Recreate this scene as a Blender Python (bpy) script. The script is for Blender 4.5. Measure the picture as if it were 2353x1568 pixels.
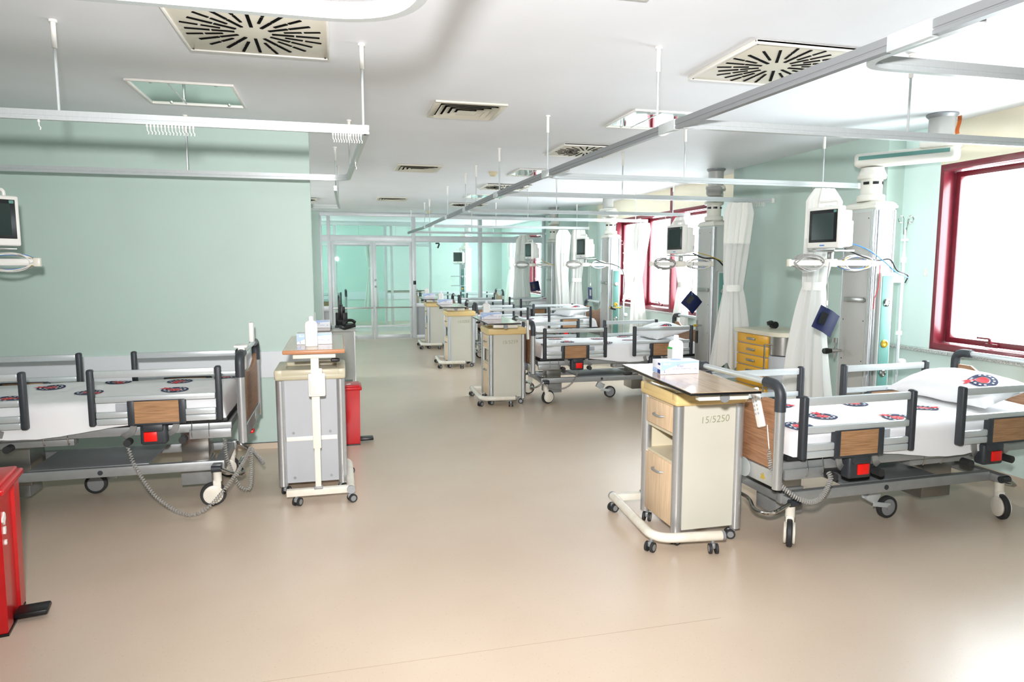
import bpy, bmesh, math, random
from mathutils import Vector, Matrix, noise
R = math.radians
random.seed(7)
S = bpy.context.scene
COL = S.collection
for o in list(bpy.data.objects): bpy.data.objects.remove(o)

# ------------------------------------------------------------------ camera, world, light, exposure
cam_d = bpy.data.cameras.new('camera'); cam = bpy.data.objects.new('camera', cam_d); COL.objects.link(cam)
cam_d.sensor_width = 36; cam_d.lens = 24.005; cam_d.clip_start = .02
cam.location = (0, 0, 1.55)
cam.rotation_euler = (R(90) - math.atan(172/1569), 0, -math.atan(396/1569))
S.camera = cam
S.view_settings.view_transform = 'Standard'; S.view_settings.look = 'None'
S.view_settings.gamma = 1; S.view_settings.use_curve_mapping = False
S.view_settings.exposure = 0.82
W = bpy.data.worlds.new('world'); S.world = W; W.use_nodes = True
bg = W.node_tree.nodes['Background']; bg.inputs[0].default_value = (.95, .96, 1.02, 1); bg.inputs[1].default_value = 10.2
# hand-held flash just above the camera
fl = bpy.data.lights.new('flash', 'SPOT'); fl.spot_size = R(112); fl.spot_blend = 1; fl.energy = 540; fl.shadow_soft_size = .06; fl.color = (1, .98, .985)
flo = bpy.data.objects.new('flash', fl); flo.location = (-.06, -.05, 1.86); flo.rotation_euler = (R(88), 0, R(-13)); COL.objects.link(flo)
# light portals in the window openings: they only guide the sky light, they emit nothing
def portal(name, y0, y1, x=4.90, r=90):
    a = bpy.data.lights.new(name, 'AREA'); a.shape = 'RECTANGLE'; a.size = 1.46; a.size_y = abs(y1-y0); a.cycles.is_portal = True
    o = bpy.data.objects.new(name, a); o.location = (x, (y0+y1)/2, 1.615); o.rotation_euler = (0, R(r), 0); COL.objects.link(o)
portal('portal_near', 2.95, 4.52); portal('portal_mid', 8.0, 11.08); portal('portal_far', 15.5, 18.7); portal('portal_added_mid', 9.5, 11.7, -3.56, -90); portal('portal_added_far', 15.4, 18.8, -3.56, -90)  # the two at the left serve windows added out of view

# ------------------------------------------------------------------ materials
def lin(h):
    h = h.lstrip('#'); v = [int(h[i:i+2], 16)/255 for i in (0, 2, 4)]
    return tuple((c/12.92 if c <= .04045 else ((c+.055)/1.055)**2.4) for c in v) + (1,)
def mat(name, c, rough=.5, metal=0, spec=.5, var=.0, scale=20, bump=0, bscale=200, coat=0, stretch=None, c2=None, subsurf=0):
    m = bpy.data.materials.new(name); m.use_nodes = True; nt = m.node_tree; N = nt.nodes; L = nt.links
    b = N['Principled BSDF']; c = lin(c)
    b.inputs['Base Color'].default_value = c; b.inputs['Roughness'].default_value = rough
    b.inputs['Metallic'].default_value = metal; b.inputs['Specular IOR Level'].default_value = spec
    b.inputs['Coat Weight'].default_value = coat; b.inputs['Coat Roughness'].default_value = .1
    if var or c2 or bump:
        tc = N.new('ShaderNodeTexCoord'); mp = N.new('ShaderNodeMapping'); L.new(tc.outputs['Object'], mp.inputs[0])
        if stretch: mp.inputs['Scale'].default_value = stretch
    if var or c2:
        n = N.new('ShaderNodeTexNoise'); n.inputs['Scale'].default_value = scale; n.inputs['Detail'].default_value = 5
        L.new(mp.outputs[0], n.inputs['Vector'])
        r = N.new('ShaderNodeValToRGB'); r.color_ramp.elements[0].position = .35; r.color_ramp.elements[1].position = .65
        r.color_ramp.elements[0].color = tuple(v*(1-var) for v in c[:3]) + (1,)
        r.color_ramp.elements[1].color = lin(c2) if c2 else tuple(min(1, v*(1+var)) for v in c[:3]) + (1,)
        L.new(n.outputs['Fac'], r.inputs[0]); L.new(r.outputs[0], b.inputs['Base Color'])
    if bump:
        n2 = N.new('ShaderNodeTexNoise'); n2.inputs['Scale'].default_value = bscale; L.new(mp.outputs[0], n2.inputs['Vector'])
        bp = N.new('ShaderNodeBump'); bp.inputs['Strength'].default_value = bump; bp.inputs['Distance'].default_value = .002
        L.new(n2.outputs['Fac'], bp.inputs['Height']); L.new(bp.outputs[0], b.inputs['Normal'])
    return m
M = {}
M['ceil'] = mat('ceiling_paint', '#f0f3f8', .6, var=.015, scale=2)
M['green'] = mat('green_wall_paint', '#c0d4cb', .45, var=.02, scale=1.5, spec=.35)
M['farwall'] = mat('lit_green_wall_paint', '#cde0d8', .5, var=.01, scale=2)  # lit copy of the wall green: far room's brightness put into the colour
M['pale'] = mat('pale_wall', '#dcefe9', .4, var=.01, scale=2)  # paler tone for the window wall
M['cream'] = mat('cream_wall', '#f3ead2', .5, var=.015, scale=3)  # cream tone for the band above the windows
M['rail'] = mat('white_wall_guard', '#dfe3e6', .35)
M['alu'] = mat('brushed_aluminium', '#c3c6c8', .32, .75, var=.04, scale=40, stretch=(1, 1, 12))
M['bar'] = mat('silver_painted_bar', '#ccd2d3', .3, .35, var=.03, scale=30, stretch=(12, 1, 1))
M['grail'] = mat('grey_anodised_rail', '#888b8d', .4, .3)
M['frame'] = mat('grey_painted_steel', '#a3a6a6', .38, .45, var=.05, scale=15)
M['part'] = mat('partition_aluminium', '#dadddf', .35, .2, var=.04, scale=6)
M['white'] = mat('white_plastic', '#eceae4', .4, var=.02, scale=12)
M['cream_metal'] = mat('cream_coated_steel', '#ebe6d8', .3, var=.03, scale=18)
M['worn'] = mat('worn_cream_coated_steel', '#ece8dc', .35, var=.0, c2='#ded7c6', scale=9)
M['dark'] = mat('charcoal_plastic', '#33373c', .45, var=.06, scale=60, bump=.1, bscale=900)
M['black'] = mat('black_plastic', '#101113', .35)
M['slot'] = mat('dark_opening', '#050606', .9, spec=.1)
M['rubber'] = mat('grey_rubber', '#2b2c2d', .6)
M['hub'] = mat('grey_hub', '#96999b', .4, .3)
M['chrome'] = mat('polished_steel', '#c8c8c6', .12, 1)
M['steel'] = mat('satin_steel', '#a7a6a2', .28, .9, var=.05, scale=30, stretch=(1, 1, 14))
M['wood'] = mat('walnut_laminate', '#9c7450', .42, c2='#b78d66', scale=5, stretch=(1.5, 14, 40), var=.12)
M['woodx'] = mat('walnut_laminate_board', '#92694a', .42, c2='#ab8060', scale=5, stretch=(14, 1.5, 40), var=.12)
M['maple'] = mat('maple_laminate', '#e0c19c', .4, c2='#ebd0ae', scale=5, stretch=(14, 14, 1.2), var=.05)
M['niche'] = mat('cream_laminate', '#d9cfb4', .5)
M['panel'] = mat('cream_side_panel', '#cfcdbf', .42, var=.012, scale=5)
M['gpanel'] = mat('grey_back_panel', '#b4b7bb', .4, var=.015, scale=6)
M['yellowtop'] = mat('yellow_moulded_top', '#e9cc8e', .38, var=.02, scale=10)
M['beigetop'] = mat('beige_moulded_top', '#c5bea4', .38, var=.02, scale=10)
M['ttop'] = mat('tabletop_laminate', '#b79a7c', .17, c2='#c6ab8d', scale=4, stretch=(16, 1.2, 16), var=.06, coat=.3)
M['tedge'] = mat('brown_table_edge', '#b9805a', .4)
M['sheet'] = mat('white_cotton_sheet', '#efeff0', .8, var=.012, scale=6, bump=.35, bscale=14)
M['navy'] = mat('navy_print', '#1c2a52', .8)
M['redprint'] = mat('red_print', '#d22a35', .8)
M['red'] = mat('red_button', '#f01a12', .35)
M['redbin'] = mat('red_bin_plastic', '#c40d16', .3, var=.05, scale=6, coat=.2)
M['mesh'] = mat('deck_black', '#1e2022', .5)
M['tower'] = mat('tower_grey_panel', '#b3b3ae', .42, .15, var=.015, scale=8)
M['towerw'] = mat('tower_pale_panel', '#bcc3bf', .42, .1)
M['cap'] = mat('tower_cream_cap', '#d6d5ca', .45)
M['teal'] = mat('teal_panel', '#5f9188', .5)
M['screen'] = mat('monitor_screen', '#2d3a38', .12)
M['lred'] = mat('dark_red_frame', '#76232f', .3, var=.06, scale=14, coat=.3)
M['granite'] = mat('granite_sill', '#8d918d', .2, c2='#dde0dc', scale=140, var=.3)
M['yellow'] = mat('yellow_drawer_front', '#e5ac26', .32, coat=.2)
M['counter'] = mat('cream_countertop', '#d8d2bd', .35)
M['blue'] = mat('blue_nylon', '#0e1c50', .55, bump=.1, bscale=500)
M['bluec'] = mat('light_blue_cable', '#2f7fd0', .4)
M['gcable'] = mat('grey_cable', '#9b9994', .45)
M['ycable'] = mat('yellow_cable', '#c7a93c', .45)
M['net'] = mat('curtain_net_fabric', '#efefe9', .9)
M['print_b'] = mat('light_blue_carton_print', '#a9c4ee', .5)
M['print_n'] = mat('navy_carton_print', '#2c3a86', .5)
M['carton'] = mat('white_carton', '#eef0f8', .5)
M['green_l'] = mat('green_label', '#2fa14a', .5)
M['glabel'] = mat('grey_label', '#b9bdb9', .6)
M['pencil'] = mat('green_pen_ink', '#8a9068', .7)
M['paper'] = mat('paper_white', '#e9e7e1', .8)
M['orange'] = mat('orange_tape', '#d88a52', .6)
M['desk'] = mat('grey_desk_laminate', '#bfc1bd', .35, var=.02, scale=5)
M['smoke'] = mat('cream_detector', '#d9cfae', .5)
M['diff'] = mat('cream_vent_plate', '#dedacb', .4)
M['brass'] = mat('yellow_gas_outlet', '#c9a93f', .3, .5)
def mirror():
    m = bpy.data.materials.new('lamp_mirror_glass'); m.use_nodes = True; b = m.node_tree.nodes['Principled BSDF']
    b.inputs['Base Color'].default_value = lin('#d6e3de'); b.inputs['Metallic'].default_value = 1; b.inputs['Roughness'].default_value = .04
    return m
M['mirror'] = mirror()
def glass(name, tint, refl=1.0):
    m = bpy.data.materials.new(name); m.use_nodes = True; nt = m.node_tree; N = nt.nodes; L = nt.links; N.clear()
    o = N.new('ShaderNodeOutputMaterial'); mx = N.new('ShaderNodeMixShader'); t = N.new('ShaderNodeBsdfTransparent'); g = N.new('ShaderNodeBsdfGlossy')
    f = N.new('ShaderNodeFresnel'); f.inputs[0].default_value = 1.45; g.inputs['Roughness'].default_value = .01
    t.inputs[0].default_value = lin(tint); mu = N.new('ShaderNodeMath'); mu.operation = 'MULTIPLY'; mu.inputs[1].default_value = refl
    ge = N.new('ShaderNodeNewGeometry'); iv = N.new('ShaderNodeMath'); iv.operation = 'SUBTRACT'; iv.inputs[0].default_value = 1; L.new(ge.outputs['Backfacing'], iv.inputs[1])
    m0 = N.new('ShaderNodeMath'); m0.operation = 'MULTIPLY'; L.new(f.outputs[0], m0.inputs[0]); L.new(iv.outputs[0], m0.inputs[1]); L.new(m0.outputs[0], mu.inputs[0]); L.new(mu.outputs[0], mx.inputs[0]); L.new(t.outputs[0], mx.inputs[1]); L.new(g.outputs[0], mx.inputs[2]); L.new(mx.outputs[0], o.inputs[0])
    return m
M['glass'] = glass('window_glass', '#f6fbfa')
M['tglass'] = glass('green_tinted_partition_glass', '#eff8f5', 1.1)
def curtain_mat():
    m = bpy.data.materials.new('white_curtain_fabric'); m.use_nodes = True; nt = m.node_tree; N = nt.nodes; L = nt.links
    b = N['Principled BSDF']; b.inputs['Base Color'].default_value = lin('#f6f6f3'); b.inputs['Roughness'].default_value = .85
    tl = N.new('ShaderNodeBsdfTranslucent'); tl.inputs[0].default_value = lin('#f8f8f4'); mx = N.new('ShaderNodeMixShader'); mx.inputs[0].default_value = .38
    L.new(b.outputs[0], mx.inputs[1]); L.new(tl.outputs[0], mx.inputs[2]); L.new(mx.outputs[0], N['Material Output'].inputs[0])
    return m
M['curtain'] = curtain_mat()
def floor_mat():
    m = bpy.data.materials.new('beige_vinyl_floor'); m.use_nodes = True; nt = m.node_tree; N = nt.nodes; L = nt.links
    b = N['Principled BSDF']; tc = N.new('ShaderNodeTexCoord')
    def nz(sc, de):
        n = N.new('ShaderNodeTexNoise'); n.inputs['Scale'].default_value = sc; n.inputs['Detail'].default_value = de; L.new(tc.outputs['Object'], n.inputs['Vector']); return n
    def ramp(n, p0, c0, p1, c1):
        r = N.new('ShaderNodeValToRGB'); e = r.color_ramp.elements; e[0].position = p0; e[1].position = p1; e[0].color = c0; e[1].color = c1; L.new(n.outputs['Fac'], r.inputs[0]); return r
    base = ramp(nz(1.1, 3), .3, lin('#ccb8a3'), .7, lin('#d4c2ae'))
    fleck = ramp(nz(95, 1), .66, (0, 0, 0, 1), .74, (.22, .22, .22, 1))
    mx = N.new('ShaderNodeMixRGB'); mx.inputs[2].default_value = lin('#94826f'); L.new(fleck.outputs[0], mx.inputs[0]); L.new(base.outputs[0], mx.inputs[1]); L.new(mx.outputs[0], b.inputs['Base Color'])
    b.inputs['Roughness'].default_value = .3
    return m
M['floor'] = floor_mat(); M['seam'] = mat('vinyl_seam', '#b3a08c', .5)

# ------------------------------------------------------------------ mesh building helpers
class MB:
    def __init__(s): s.bm = bmesh.new(); s.mi = 0; s.n = 0
    def _tag(s, fs):
        for f in fs: f.material_index = s.mi
    def box(s, c, d, bev=0, rot=None, seg=2):
        g = bmesh.ops.create_cube(s.bm, size=1); vs = g['verts']; j = .00024*(s.n % 7); s.n += 1   # keeps overlapping boxes of one part from sharing a plane
        d = tuple(v-min(j, v*.2) for v in d)
        mtx = Matrix.Translation(c) @ (rot.to_4x4() if rot else Matrix()) @ Matrix.Diagonal((d[0], d[1], d[2], 1))
        bmesh.ops.transform(s.bm, matrix=mtx, verts=vs)
        fs = {f for v in vs for f in v.link_faces}; s._tag(fs)
        if bev:
            es = list({e for v in vs for e in v.link_edges})
            r = bmesh.ops.bevel(s.bm, geom=es, offset=bev, segments=seg, affect='EDGES', profile=.5)
            s._tag(r['faces'])
        return s
    def b2(s, x0, x1, y0, y1, z0, z1, bev=0):
        return s.box(((x0+x1)/2, (y0+y1)/2, (z0+z1)/2), (abs(x1-x0), abs(y1-y0), abs(z1-z0)), bev)
    def ring(s, pts): return [s.bm.verts.new(p) for p in pts]
    def skin(s, rings, closed=False, cap=True, loop=True):
        n = len(rings[0]); k = len(rings)
        for i in range(k if closed else k-1):
            a, b = rings[i], rings[(i+1) % k]
            for j in range(n if loop else n-1):
                q = (j+1) % n
                try: s._tag([s.bm.faces.new((a[j], a[q], b[q], b[j]))])
                except ValueError: pass
        if cap and not closed and loop:
            for rg in (rings[0][::-1], rings[-1]):
                try: s._tag([s.bm.faces.new(rg)])
                except ValueError: pass
        return s
    def sweep(s, path, prof, closed=False, up=None):
        P = [Vector(p) for p in path]; n = len(P); T = []
        for i in range(n):
            a = P[(i-1) % n] if (closed or i > 0) else P[i]; b = P[(i+1) % n] if (closed or i < n-1) else P[i]
            t = (b-a); T.append(t.normalized() if t.length > 1e-9 else Vector((0, 0, 1)))
        if up is None:
            u = Vector((0, 0, 1)) if abs(T[0].z) < .9 else Vector((1, 0, 0))
            u = (u - T[0]*u.dot(T[0])).normalized()
        rings = []
        for i in range(n):
            if up is not None: uu = Vector(up)
            else:
                u = u - T[i]*u.dot(T[i]); u = u.normalized() if u.length > 1e-6 else T[i].orthogonal().normalized(); uu = u
            sd = T[i].cross(uu).normalized(); k = 1
            if 0 < i < n-1 or closed:
                a = (P[i]-P[(i-1) % n]); 
                if a.length > 1e-9: k = 1/max(.5, abs(a.normalized().dot(T[i])))
            rings.append(s.ring([P[i] + sd*(x*k if up is not None else x) + uu*y for x, y in prof]))
        return s.skin(rings, closed=closed)
    def tube(s, path, r, n=8, closed=False):
        return s.sweep(path, [(r*math.cos(2*math.pi*i/n), r*math.sin(2*math.pi*i/n)) for i in range(n)], closed)
    def cyl(s, a, b, r, r2=None, n=20):
        a = Vector(a); b = Vector(b); t = (b-a).normalized(); u = t.orthogonal().normalized(); w = t.cross(u); r2 = r if r2 is None else r2
        rg = [s.ring([c + (u*math.cos(2*math.pi*i/n) + w*math.sin(2*math.pi*i/n))*q for i in range(n)]) for c, q in ((a, r), (b, r2))]
        return s.skin(rg)
    def lathe(s, c, prof, n=24, axis='z', cap=True):
        ax = {'z': (Vector((1, 0, 0)), Vector((0, 1, 0)), Vector((0, 0, 1))), 'x': (Vector((0, 1, 0)), Vector((0, 0, 1)), Vector((1, 0, 0))), 'y': (Vector((0, 0, 1)), Vector((1, 0, 0)), Vector((0, 1, 0)))}[axis]
        c = Vector(c)
        rg = [s.ring([c + (ax[0]*math.cos(2*math.pi*i/n) + ax[1]*math.sin(2*math.pi*i/n))*max(r, .0004) + ax[2]*h for i in range(n)]) for r, h in prof]
        return s.skin(rg, cap=cap)
    def prism(s, pts, d):   # polygon points (3d) extruded by vector d
        a = s.ring(pts); b = s.ring([Vector(p) + Vector(d) for p in pts]); return s.skin([a, b])
    def grid(s, fn, nu, nv, closeu=False):
        vs = [[s.bm.verts.new(fn(i/nu, j/nv)) for j in range(nv+1)] for i in range(nu if closeu else nu+1)]
        k = len(vs)
        for i in range(k if closeu else k-1):
            for j in range(nv):
                q = (i+1) % k
                s._tag([s.bm.faces.new((vs[i][j], vs[q][j], vs[q][j+1], vs[i][j+1]))])
        return s
    def build(s, name, mats, parent=None, ang=35, recalc=True):
        if recalc: bmesh.ops.recalc_face_normals(s.bm, faces=s.bm.faces)
        me = bpy.data.meshes.new(name); s.bm.to_mesh(me); s.bm.free()
        for m in (mats if isinstance(mats, (list, tuple)) else [mats]): me.materials.append(M[m])
        for p in me.polygons: p.use_smooth = True
        me.set_sharp_from_angle(angle=R(ang))
        o = bpy.data.objects.new(name, me); COL.objects.link(o)
        if parent: o.parent = parent
        return o
def _each(self, name, mats, parent=None, ang=35):
    # one object per loose piece
    bmesh.ops.recalc_face_normals(self.bm, faces=self.bm.faces)
    self.bm.verts.ensure_lookup_table(); seen = set(); out = []
    for v in self.bm.verts:
        if v in seen: continue
        st = [v]; comp = []; seen.add(v)
        while st:
            q = st.pop(); comp.append(q)
            for e in q.link_edges:
                w = e.other_vert(q)
                if w not in seen: seen.add(w); st.append(w)
        m = MB(); mp = {q: m.bm.verts.new(q.co) for q in comp}
        for f in {f for q in comp for f in q.link_faces}: m.bm.faces.new([mp[x] for x in f.verts]).material_index = f.material_index
        out.append(m.build(name, mats, parent, ang, recalc=False))
    self.bm.free(); return out
MB.each = _each
def fillet(pts, r, n=8):
    pts = [Vector(p) for p in pts]; out = [pts[0]]
    for i in range(1, len(pts)-1):
        a, b, c = pts[i-1], pts[i], pts[i+1]; u = (a-b).normalized(); v = (c-b).normalized()
        q = min(r, (a-b).length*.49, (c-b).length*.49); p0 = b+u*q; p1 = b+v*q
        for k in range(n+1):
            t = k/n; out.append(p0*(1-t)**2 + b*2*t*(1-t) + p1*t*t)
    return out + [pts[-1]]
def spline(pts, n=8):
    P = [Vector(p) for p in pts]; P = [P[0]*2-P[1]] + P + [P[-1]*2-P[-2]]; out = []
    for i in range(1, len(P)-2):
        for k in range(n):
            t = k/n; out.append(.5*((2*P[i]) + (P[i+1]-P[i-1])*t + (2*P[i-1]-5*P[i]+4*P[i+1]-P[i+2])*t*t + (3*P[i]-P[i-1]-3*P[i+1]+P[i+2])*t**3))
    return out + [P[-2]]
def coil(path, r, turns_per_m, n=7):
    P = spline(path, 30); out = []; L = 0; u = None
    P2 = []
    for i in range(len(P)-1):
        d = (P[i+1]-P[i]); k = max(1, int(d.length*turns_per_m*n))
        for j in range(k): P2.append((P[i]+d*j/k, d.normalized()))
    a = 0; prev = P2[0][0]
    for p, t in P2:
        L += (p-prev).length; prev = p; a = L*turns_per_m*2*math.pi
        if u is None: u = t.orthogonal().normalized()
        u = (u - t*u.dot(t)).normalized(); w = t.cross(u); out.append(p + (u*math.cos(a)+w*math.sin(a))*r)
    return out
def thing(name, label, cat, loc=(0, 0, 0), rz=0, group=None):
    o = bpy.data.objects.new(name, None); o.empty_display_size = .1; COL.objects.link(o)
    o.location = loc; o.rotation_euler = (0, 0, R(rz)); o['label'] = label; o['category'] = cat
    if group: o['group'] = group
    return o
def tag(o, label, cat, group=None, kind=None):
    o['label'] = label; o['category'] = cat
    if group: o['group'] = group
    if kind: o['kind'] = kind
    return o
def struct(o): o['kind'] = 'structure'; return o
def dup(root, loc, rz=None, label=None, skip=()):
    def cp(o, par):
        c = o.copy(); COL.objects.link(c)
        if par is not None: c.parent = par
        for ch in o.children:
            if ch.name.split('.')[0] not in skip: cp(ch, c)
        return c
    r = cp(root, None); r.location = loc
    if rz is not None: r.rotation_euler = (0, 0, R(rz))
    if label: r['label'] = label
    return r
def text(name, body, size, mtx, m, parent, shear=0, lab=None):
    c = bpy.data.curves.new(name, 'FONT'); c.body = body; c.size = size; c.shear = shear; c.align_x = 'CENTER'; c.align_y = 'CENTER'; c.extrude = .0003; c.offset = -.0008 if m == 'pencil' else 0
    t = bpy.data.objects.new(name, c); COL.objects.link(t); bpy.context.view_layer.update()
    me = bpy.data.meshes.new_from_object(t.evaluated_get(bpy.context.evaluated_depsgraph_get()))
    bpy.data.objects.remove(t); me.transform(mtx); me.materials.clear(); me.materials.append(M[m])
    o = bpy.data.objects.new(name, me); COL.objects.link(o); o.parent = parent
    return o
FACE_NY = Matrix.Rotation(R(90), 4, 'X')                       # text readable from -Y
FACE_NX = Matrix.Rotation(R(-90), 4, 'Z') @ Matrix.Rotation(R(90), 4, 'X')   # readable from -X

# ------------------------------------------------------------------ room shell
CZ = 2.66; WX = 4.64; PX = 4.47; GY = 14.75; LY = 6.05; LXE = -.215
def wallbox(name, x0, x1, y0, y1, z0, z1, m):
    return struct(MB().b2(x0, x1, y0, y1, z0, z1).build(name, m))
wallbox('floor', -3.6, 5.0, -3.2, 20.2, -.1, 0, 'floor')
wallbox('ceiling', -3.6, 5.0, -3.2, 20.2, CZ, CZ+.1, 'ceil')
wallbox('wall_left', -3.6, LXE, LY, LY+.14, 0, CZ, 'green')
for nm_, a_, b_, c_, d_ in (('wall_left_side', -3.2, 20, 0, .86), ('wall_left_side_upper', -3.2, 20, 2.345, CZ), ('wall_left_side_front', -3.2, 9.5, .86, 2.345), ('wall_left_side_middle', 11.7, 15.4, .86, 2.345), ('wall_left_side_rear', 18.8, 20, .86, 2.345)):  # openings left for the added windows
    wallbox(nm_, -3.6, -3.45, a_, b_, c_, d_, 'green')
wallbox('wall_back', -3.45, 4.95, -3.2, -3.05, 0, CZ, 'green')
wallbox('wall_far', -3.45, 4.95, 19.6, 19.75, 0, CZ, 'farwall')
wallbox('wall_left_stub', -3.45, -.36, GY-.06, GY+.06, 0, CZ, 'green')
# white guard boards and baseboards
wallbox('trim_1', -3.45, LXE, LY-.018, LY, .615, .835, 'rail')
wallbox('trim_2', -3.4, 4.6, 19.58, 19.6, .62, .84, 'rail')
wallbox('baseboard_left', -3.45, LXE, LY-.012, LY, 0, .05, 'floor')
wallbox('baseboard_left_top', -3.45, LXE, LY-.013, LY, .05, .054, 'dark')
# window wall (right): dado, upper band, piers
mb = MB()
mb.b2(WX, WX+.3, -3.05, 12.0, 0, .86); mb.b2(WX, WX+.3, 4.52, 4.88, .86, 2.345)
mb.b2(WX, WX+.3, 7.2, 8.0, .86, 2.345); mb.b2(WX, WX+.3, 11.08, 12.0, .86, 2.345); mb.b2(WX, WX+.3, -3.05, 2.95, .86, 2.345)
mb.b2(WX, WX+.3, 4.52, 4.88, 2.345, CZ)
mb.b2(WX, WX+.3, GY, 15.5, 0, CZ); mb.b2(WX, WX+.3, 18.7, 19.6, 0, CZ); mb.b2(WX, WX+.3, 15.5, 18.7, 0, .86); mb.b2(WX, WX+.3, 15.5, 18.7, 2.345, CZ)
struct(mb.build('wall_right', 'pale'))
mb = MB(); mb.b2(WX, WX+.3, -3.05, 4.52, 2.345, CZ); mb.b2(WX, WX+.3, 7.2, 12.0, 2.345, CZ)
struct(mb.build('wall_right_upper', 'cream'))
wallbox('wall_right_pier', PX, WX+.3, 4.88, 7.2, 0, CZ, 'green')
wallbox('wall_right_far_pier', PX, WX+.3, 11.98, GY, 0, CZ, 'green')
wallbox('trim_3', PX-.016, PX, 6.4, 7.2, .56, .77, 'rail')
wallbox('baseboard_right', WX-.012, WX, -3.05, 4.87, 0, .06, 'floor')
wallbox('baseboard_right_pier', PX-.012, PX, 4.87, 7.2, 0, .06, 'floor')
wallbox('trim_4', WX-.07, WX+.12, -2.9, 4.87, .86, .885, 'granite')
wallbox('trim_5', WX-.07, WX+.12, 7.22, 11.95, .86, .885, 'granite')
# windows: deep dark red frames, sashes, glass, handles
def window(idx, y0, y1, mull, mx=WX+.0):
    z0, z1 = .885, 2.345
    w = bpy.data.objects.new('window_%d' % idx, None); COL.objects.link(w); w.location = (mx, (y0+y1)/2, z0); w['kind'] = 'structure'
    cy = (y0+y1)/2; f = MB(); D = .17
    for a in (y0, y1): f.b2(.0, D, a-cy-.035 if a == y1 else a-cy, a-cy if a == y1 else a-cy+.035, 0, z1-z0, .004)
    f.b2(0, D, y0-cy, y1-cy, 0, .05, .004); f.b2(0, D, y0-cy, y1-cy, z1-z0-.05, z1-z0, .004)
    for a in mull: f.b2(0, D+.01, a-cy-.035, a-cy+.035, 0, z1-z0, .004)
    f.build('window_frame', 'lred', w)
    ed = [y0] + list(mull) + [y1]
    for i in range(len(ed)-1):
        a, b = ed[i]-cy+.04, ed[i+1]-cy-.04
        sx = .11; s = MB()
        s.b2(sx, sx+.05, a, a+.045, .055, z1-z0-.055, .005); s.b2(sx, sx+.05, b-.045, b, .055, z1-z0-.055, .005)
        s.b2(sx, sx+.05, a, b, .055, .1, .005); s.b2(sx, sx+.05, a, b, z1-z0-.1, z1-z0-.055, .005)
        sh = s.build('window_sash', 'lred', w)
        MB().b2(sx+.02, sx+.026, a+.04, b-.04, .095, z1-z0-.095).build('glass_pane', 'glass', sh)
        h = MB(); hy = (a+b)/2 if i else max(b-.42, a+.3)
        h.b2(sx-.02, sx+.005, hy-.05, hy+.05, .055, .085, .004); h.b2(sx-.035, sx-.015, hy-.012, hy+.012, .08, .125, .003); h.b2(sx-.045, sx-.027, hy-.01, hy+.1, .115, .13, .003)
        h.build('window_handle', 'lred', sh)
window(1, 2.95, 4.52, [])
window(2, 8.0, 11.08, [9.05, 10.05])
window(3, 15.5, 18.7, [16.6, 17.7])
for i_, (a_, b_) in enumerate(((9.5, 11.7), (15.4, 18.8))):  # unseen windows added on the left to brighten the ward's far end
    added_window = bpy.data.objects.new('window_%d' % (i_+4), None); COL.objects.link(added_window); added_window['kind'] = 'structure'; added_window.location = (-3.5, (a_+b_)/2, .86)
    f_ = MB(); h_ = (b_-a_)/2
    for q in range(5): y_ = -h_+.03+(2*h_-.06)*q/4; f_.b2(-.05, .04, y_-.03, y_+.03, 0, 1.485)
    f_.b2(-.05, .04, -h_, h_, 0, .05); f_.b2(-.05, .04, -h_, h_, 1.435, 1.485); f_.build('window_frame', 'lred', added_window)
    MB().b2(-.01, -.004, -h_, h_, .04, 1.44).build('glass_pane', 'glass', added_window)
wallbox('trim_6', WX-.012, WX, 9.02, 9.08, 2.345, CZ, 'lred')

# ------------------------------------------------------------------ glazed partition and doors
def partition():
    y = GY
    w = bpy.data.objects.new('wall_far_partition', None); COL.objects.link(w); w.location = (2.0, y, 0); w['kind'] = 'structure'
    ox = -2.0
    def bx(x0, x1, z0, z1, d=.05, bev=.004): return MB().b2(x0+ox, x1+ox, -d, d, z0, z1, bev).build('aluminium_frame', 'part', w)
    bx(-.36, PX-.005, 2.585, CZ-.002); bx(-.36, PX-.005, 2.06, 2.19)
    for a, b in ((-.36, -.32), (-.22, -.15), (1.52, 1.60), (2.96, 3.04), (4.40, PX-.005)): bx(a, b, 0, 2.585, .055)
    bx(-.36, -.2, .62, .72); bx(1.56, 4.42, .68, .76); bx(1.56, 4.42, 0, .08)
    for a, b in ((1.6, 2.96), (3.04, 4.4)): MB().b2(a+ox, b+ox, -.015, .015, .08, .68).build('solid_panel', 'gpanel', w)
    MB().b2(-.32+ox, -.22+ox, -.015, .015, .0, .62).build('solid_panel', 'gpanel', w)
    for a, b, c, d in ((-.32, -.22, .72, 2.06), (-.32, -.22, 2.19, 2.585), (-.15, 1.52, 2.19, 2.585), (1.6, 2.96, .76, 2.06), (3.04, 4.4, .76, 2.06), (1.6, 2.96, 2.19, 2.585), (3.04, 4.4, 2.19, 2.585)):
        MB().b2(a+ox, b+ox, -.004, .004, c, d).build('glass_pane', 'tglass', w)
    o = MB().b2(1.535+ox, 1.595+ox, -.07, -.05, 1.16, 1.24, .004).build('switch_plate', 'black', w)
    cl = MB(); cl.b2(2.02+ox, 2.1+ox, -.09, -.05, 2.02, 2.05, .004); cl.box((2.08+ox, -.1, 1.98), (.03, .04, .1), .005, Matrix.Rotation(R(20), 3, 'Y')); cl.build('door_closer', 'black', w)
partition()
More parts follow.
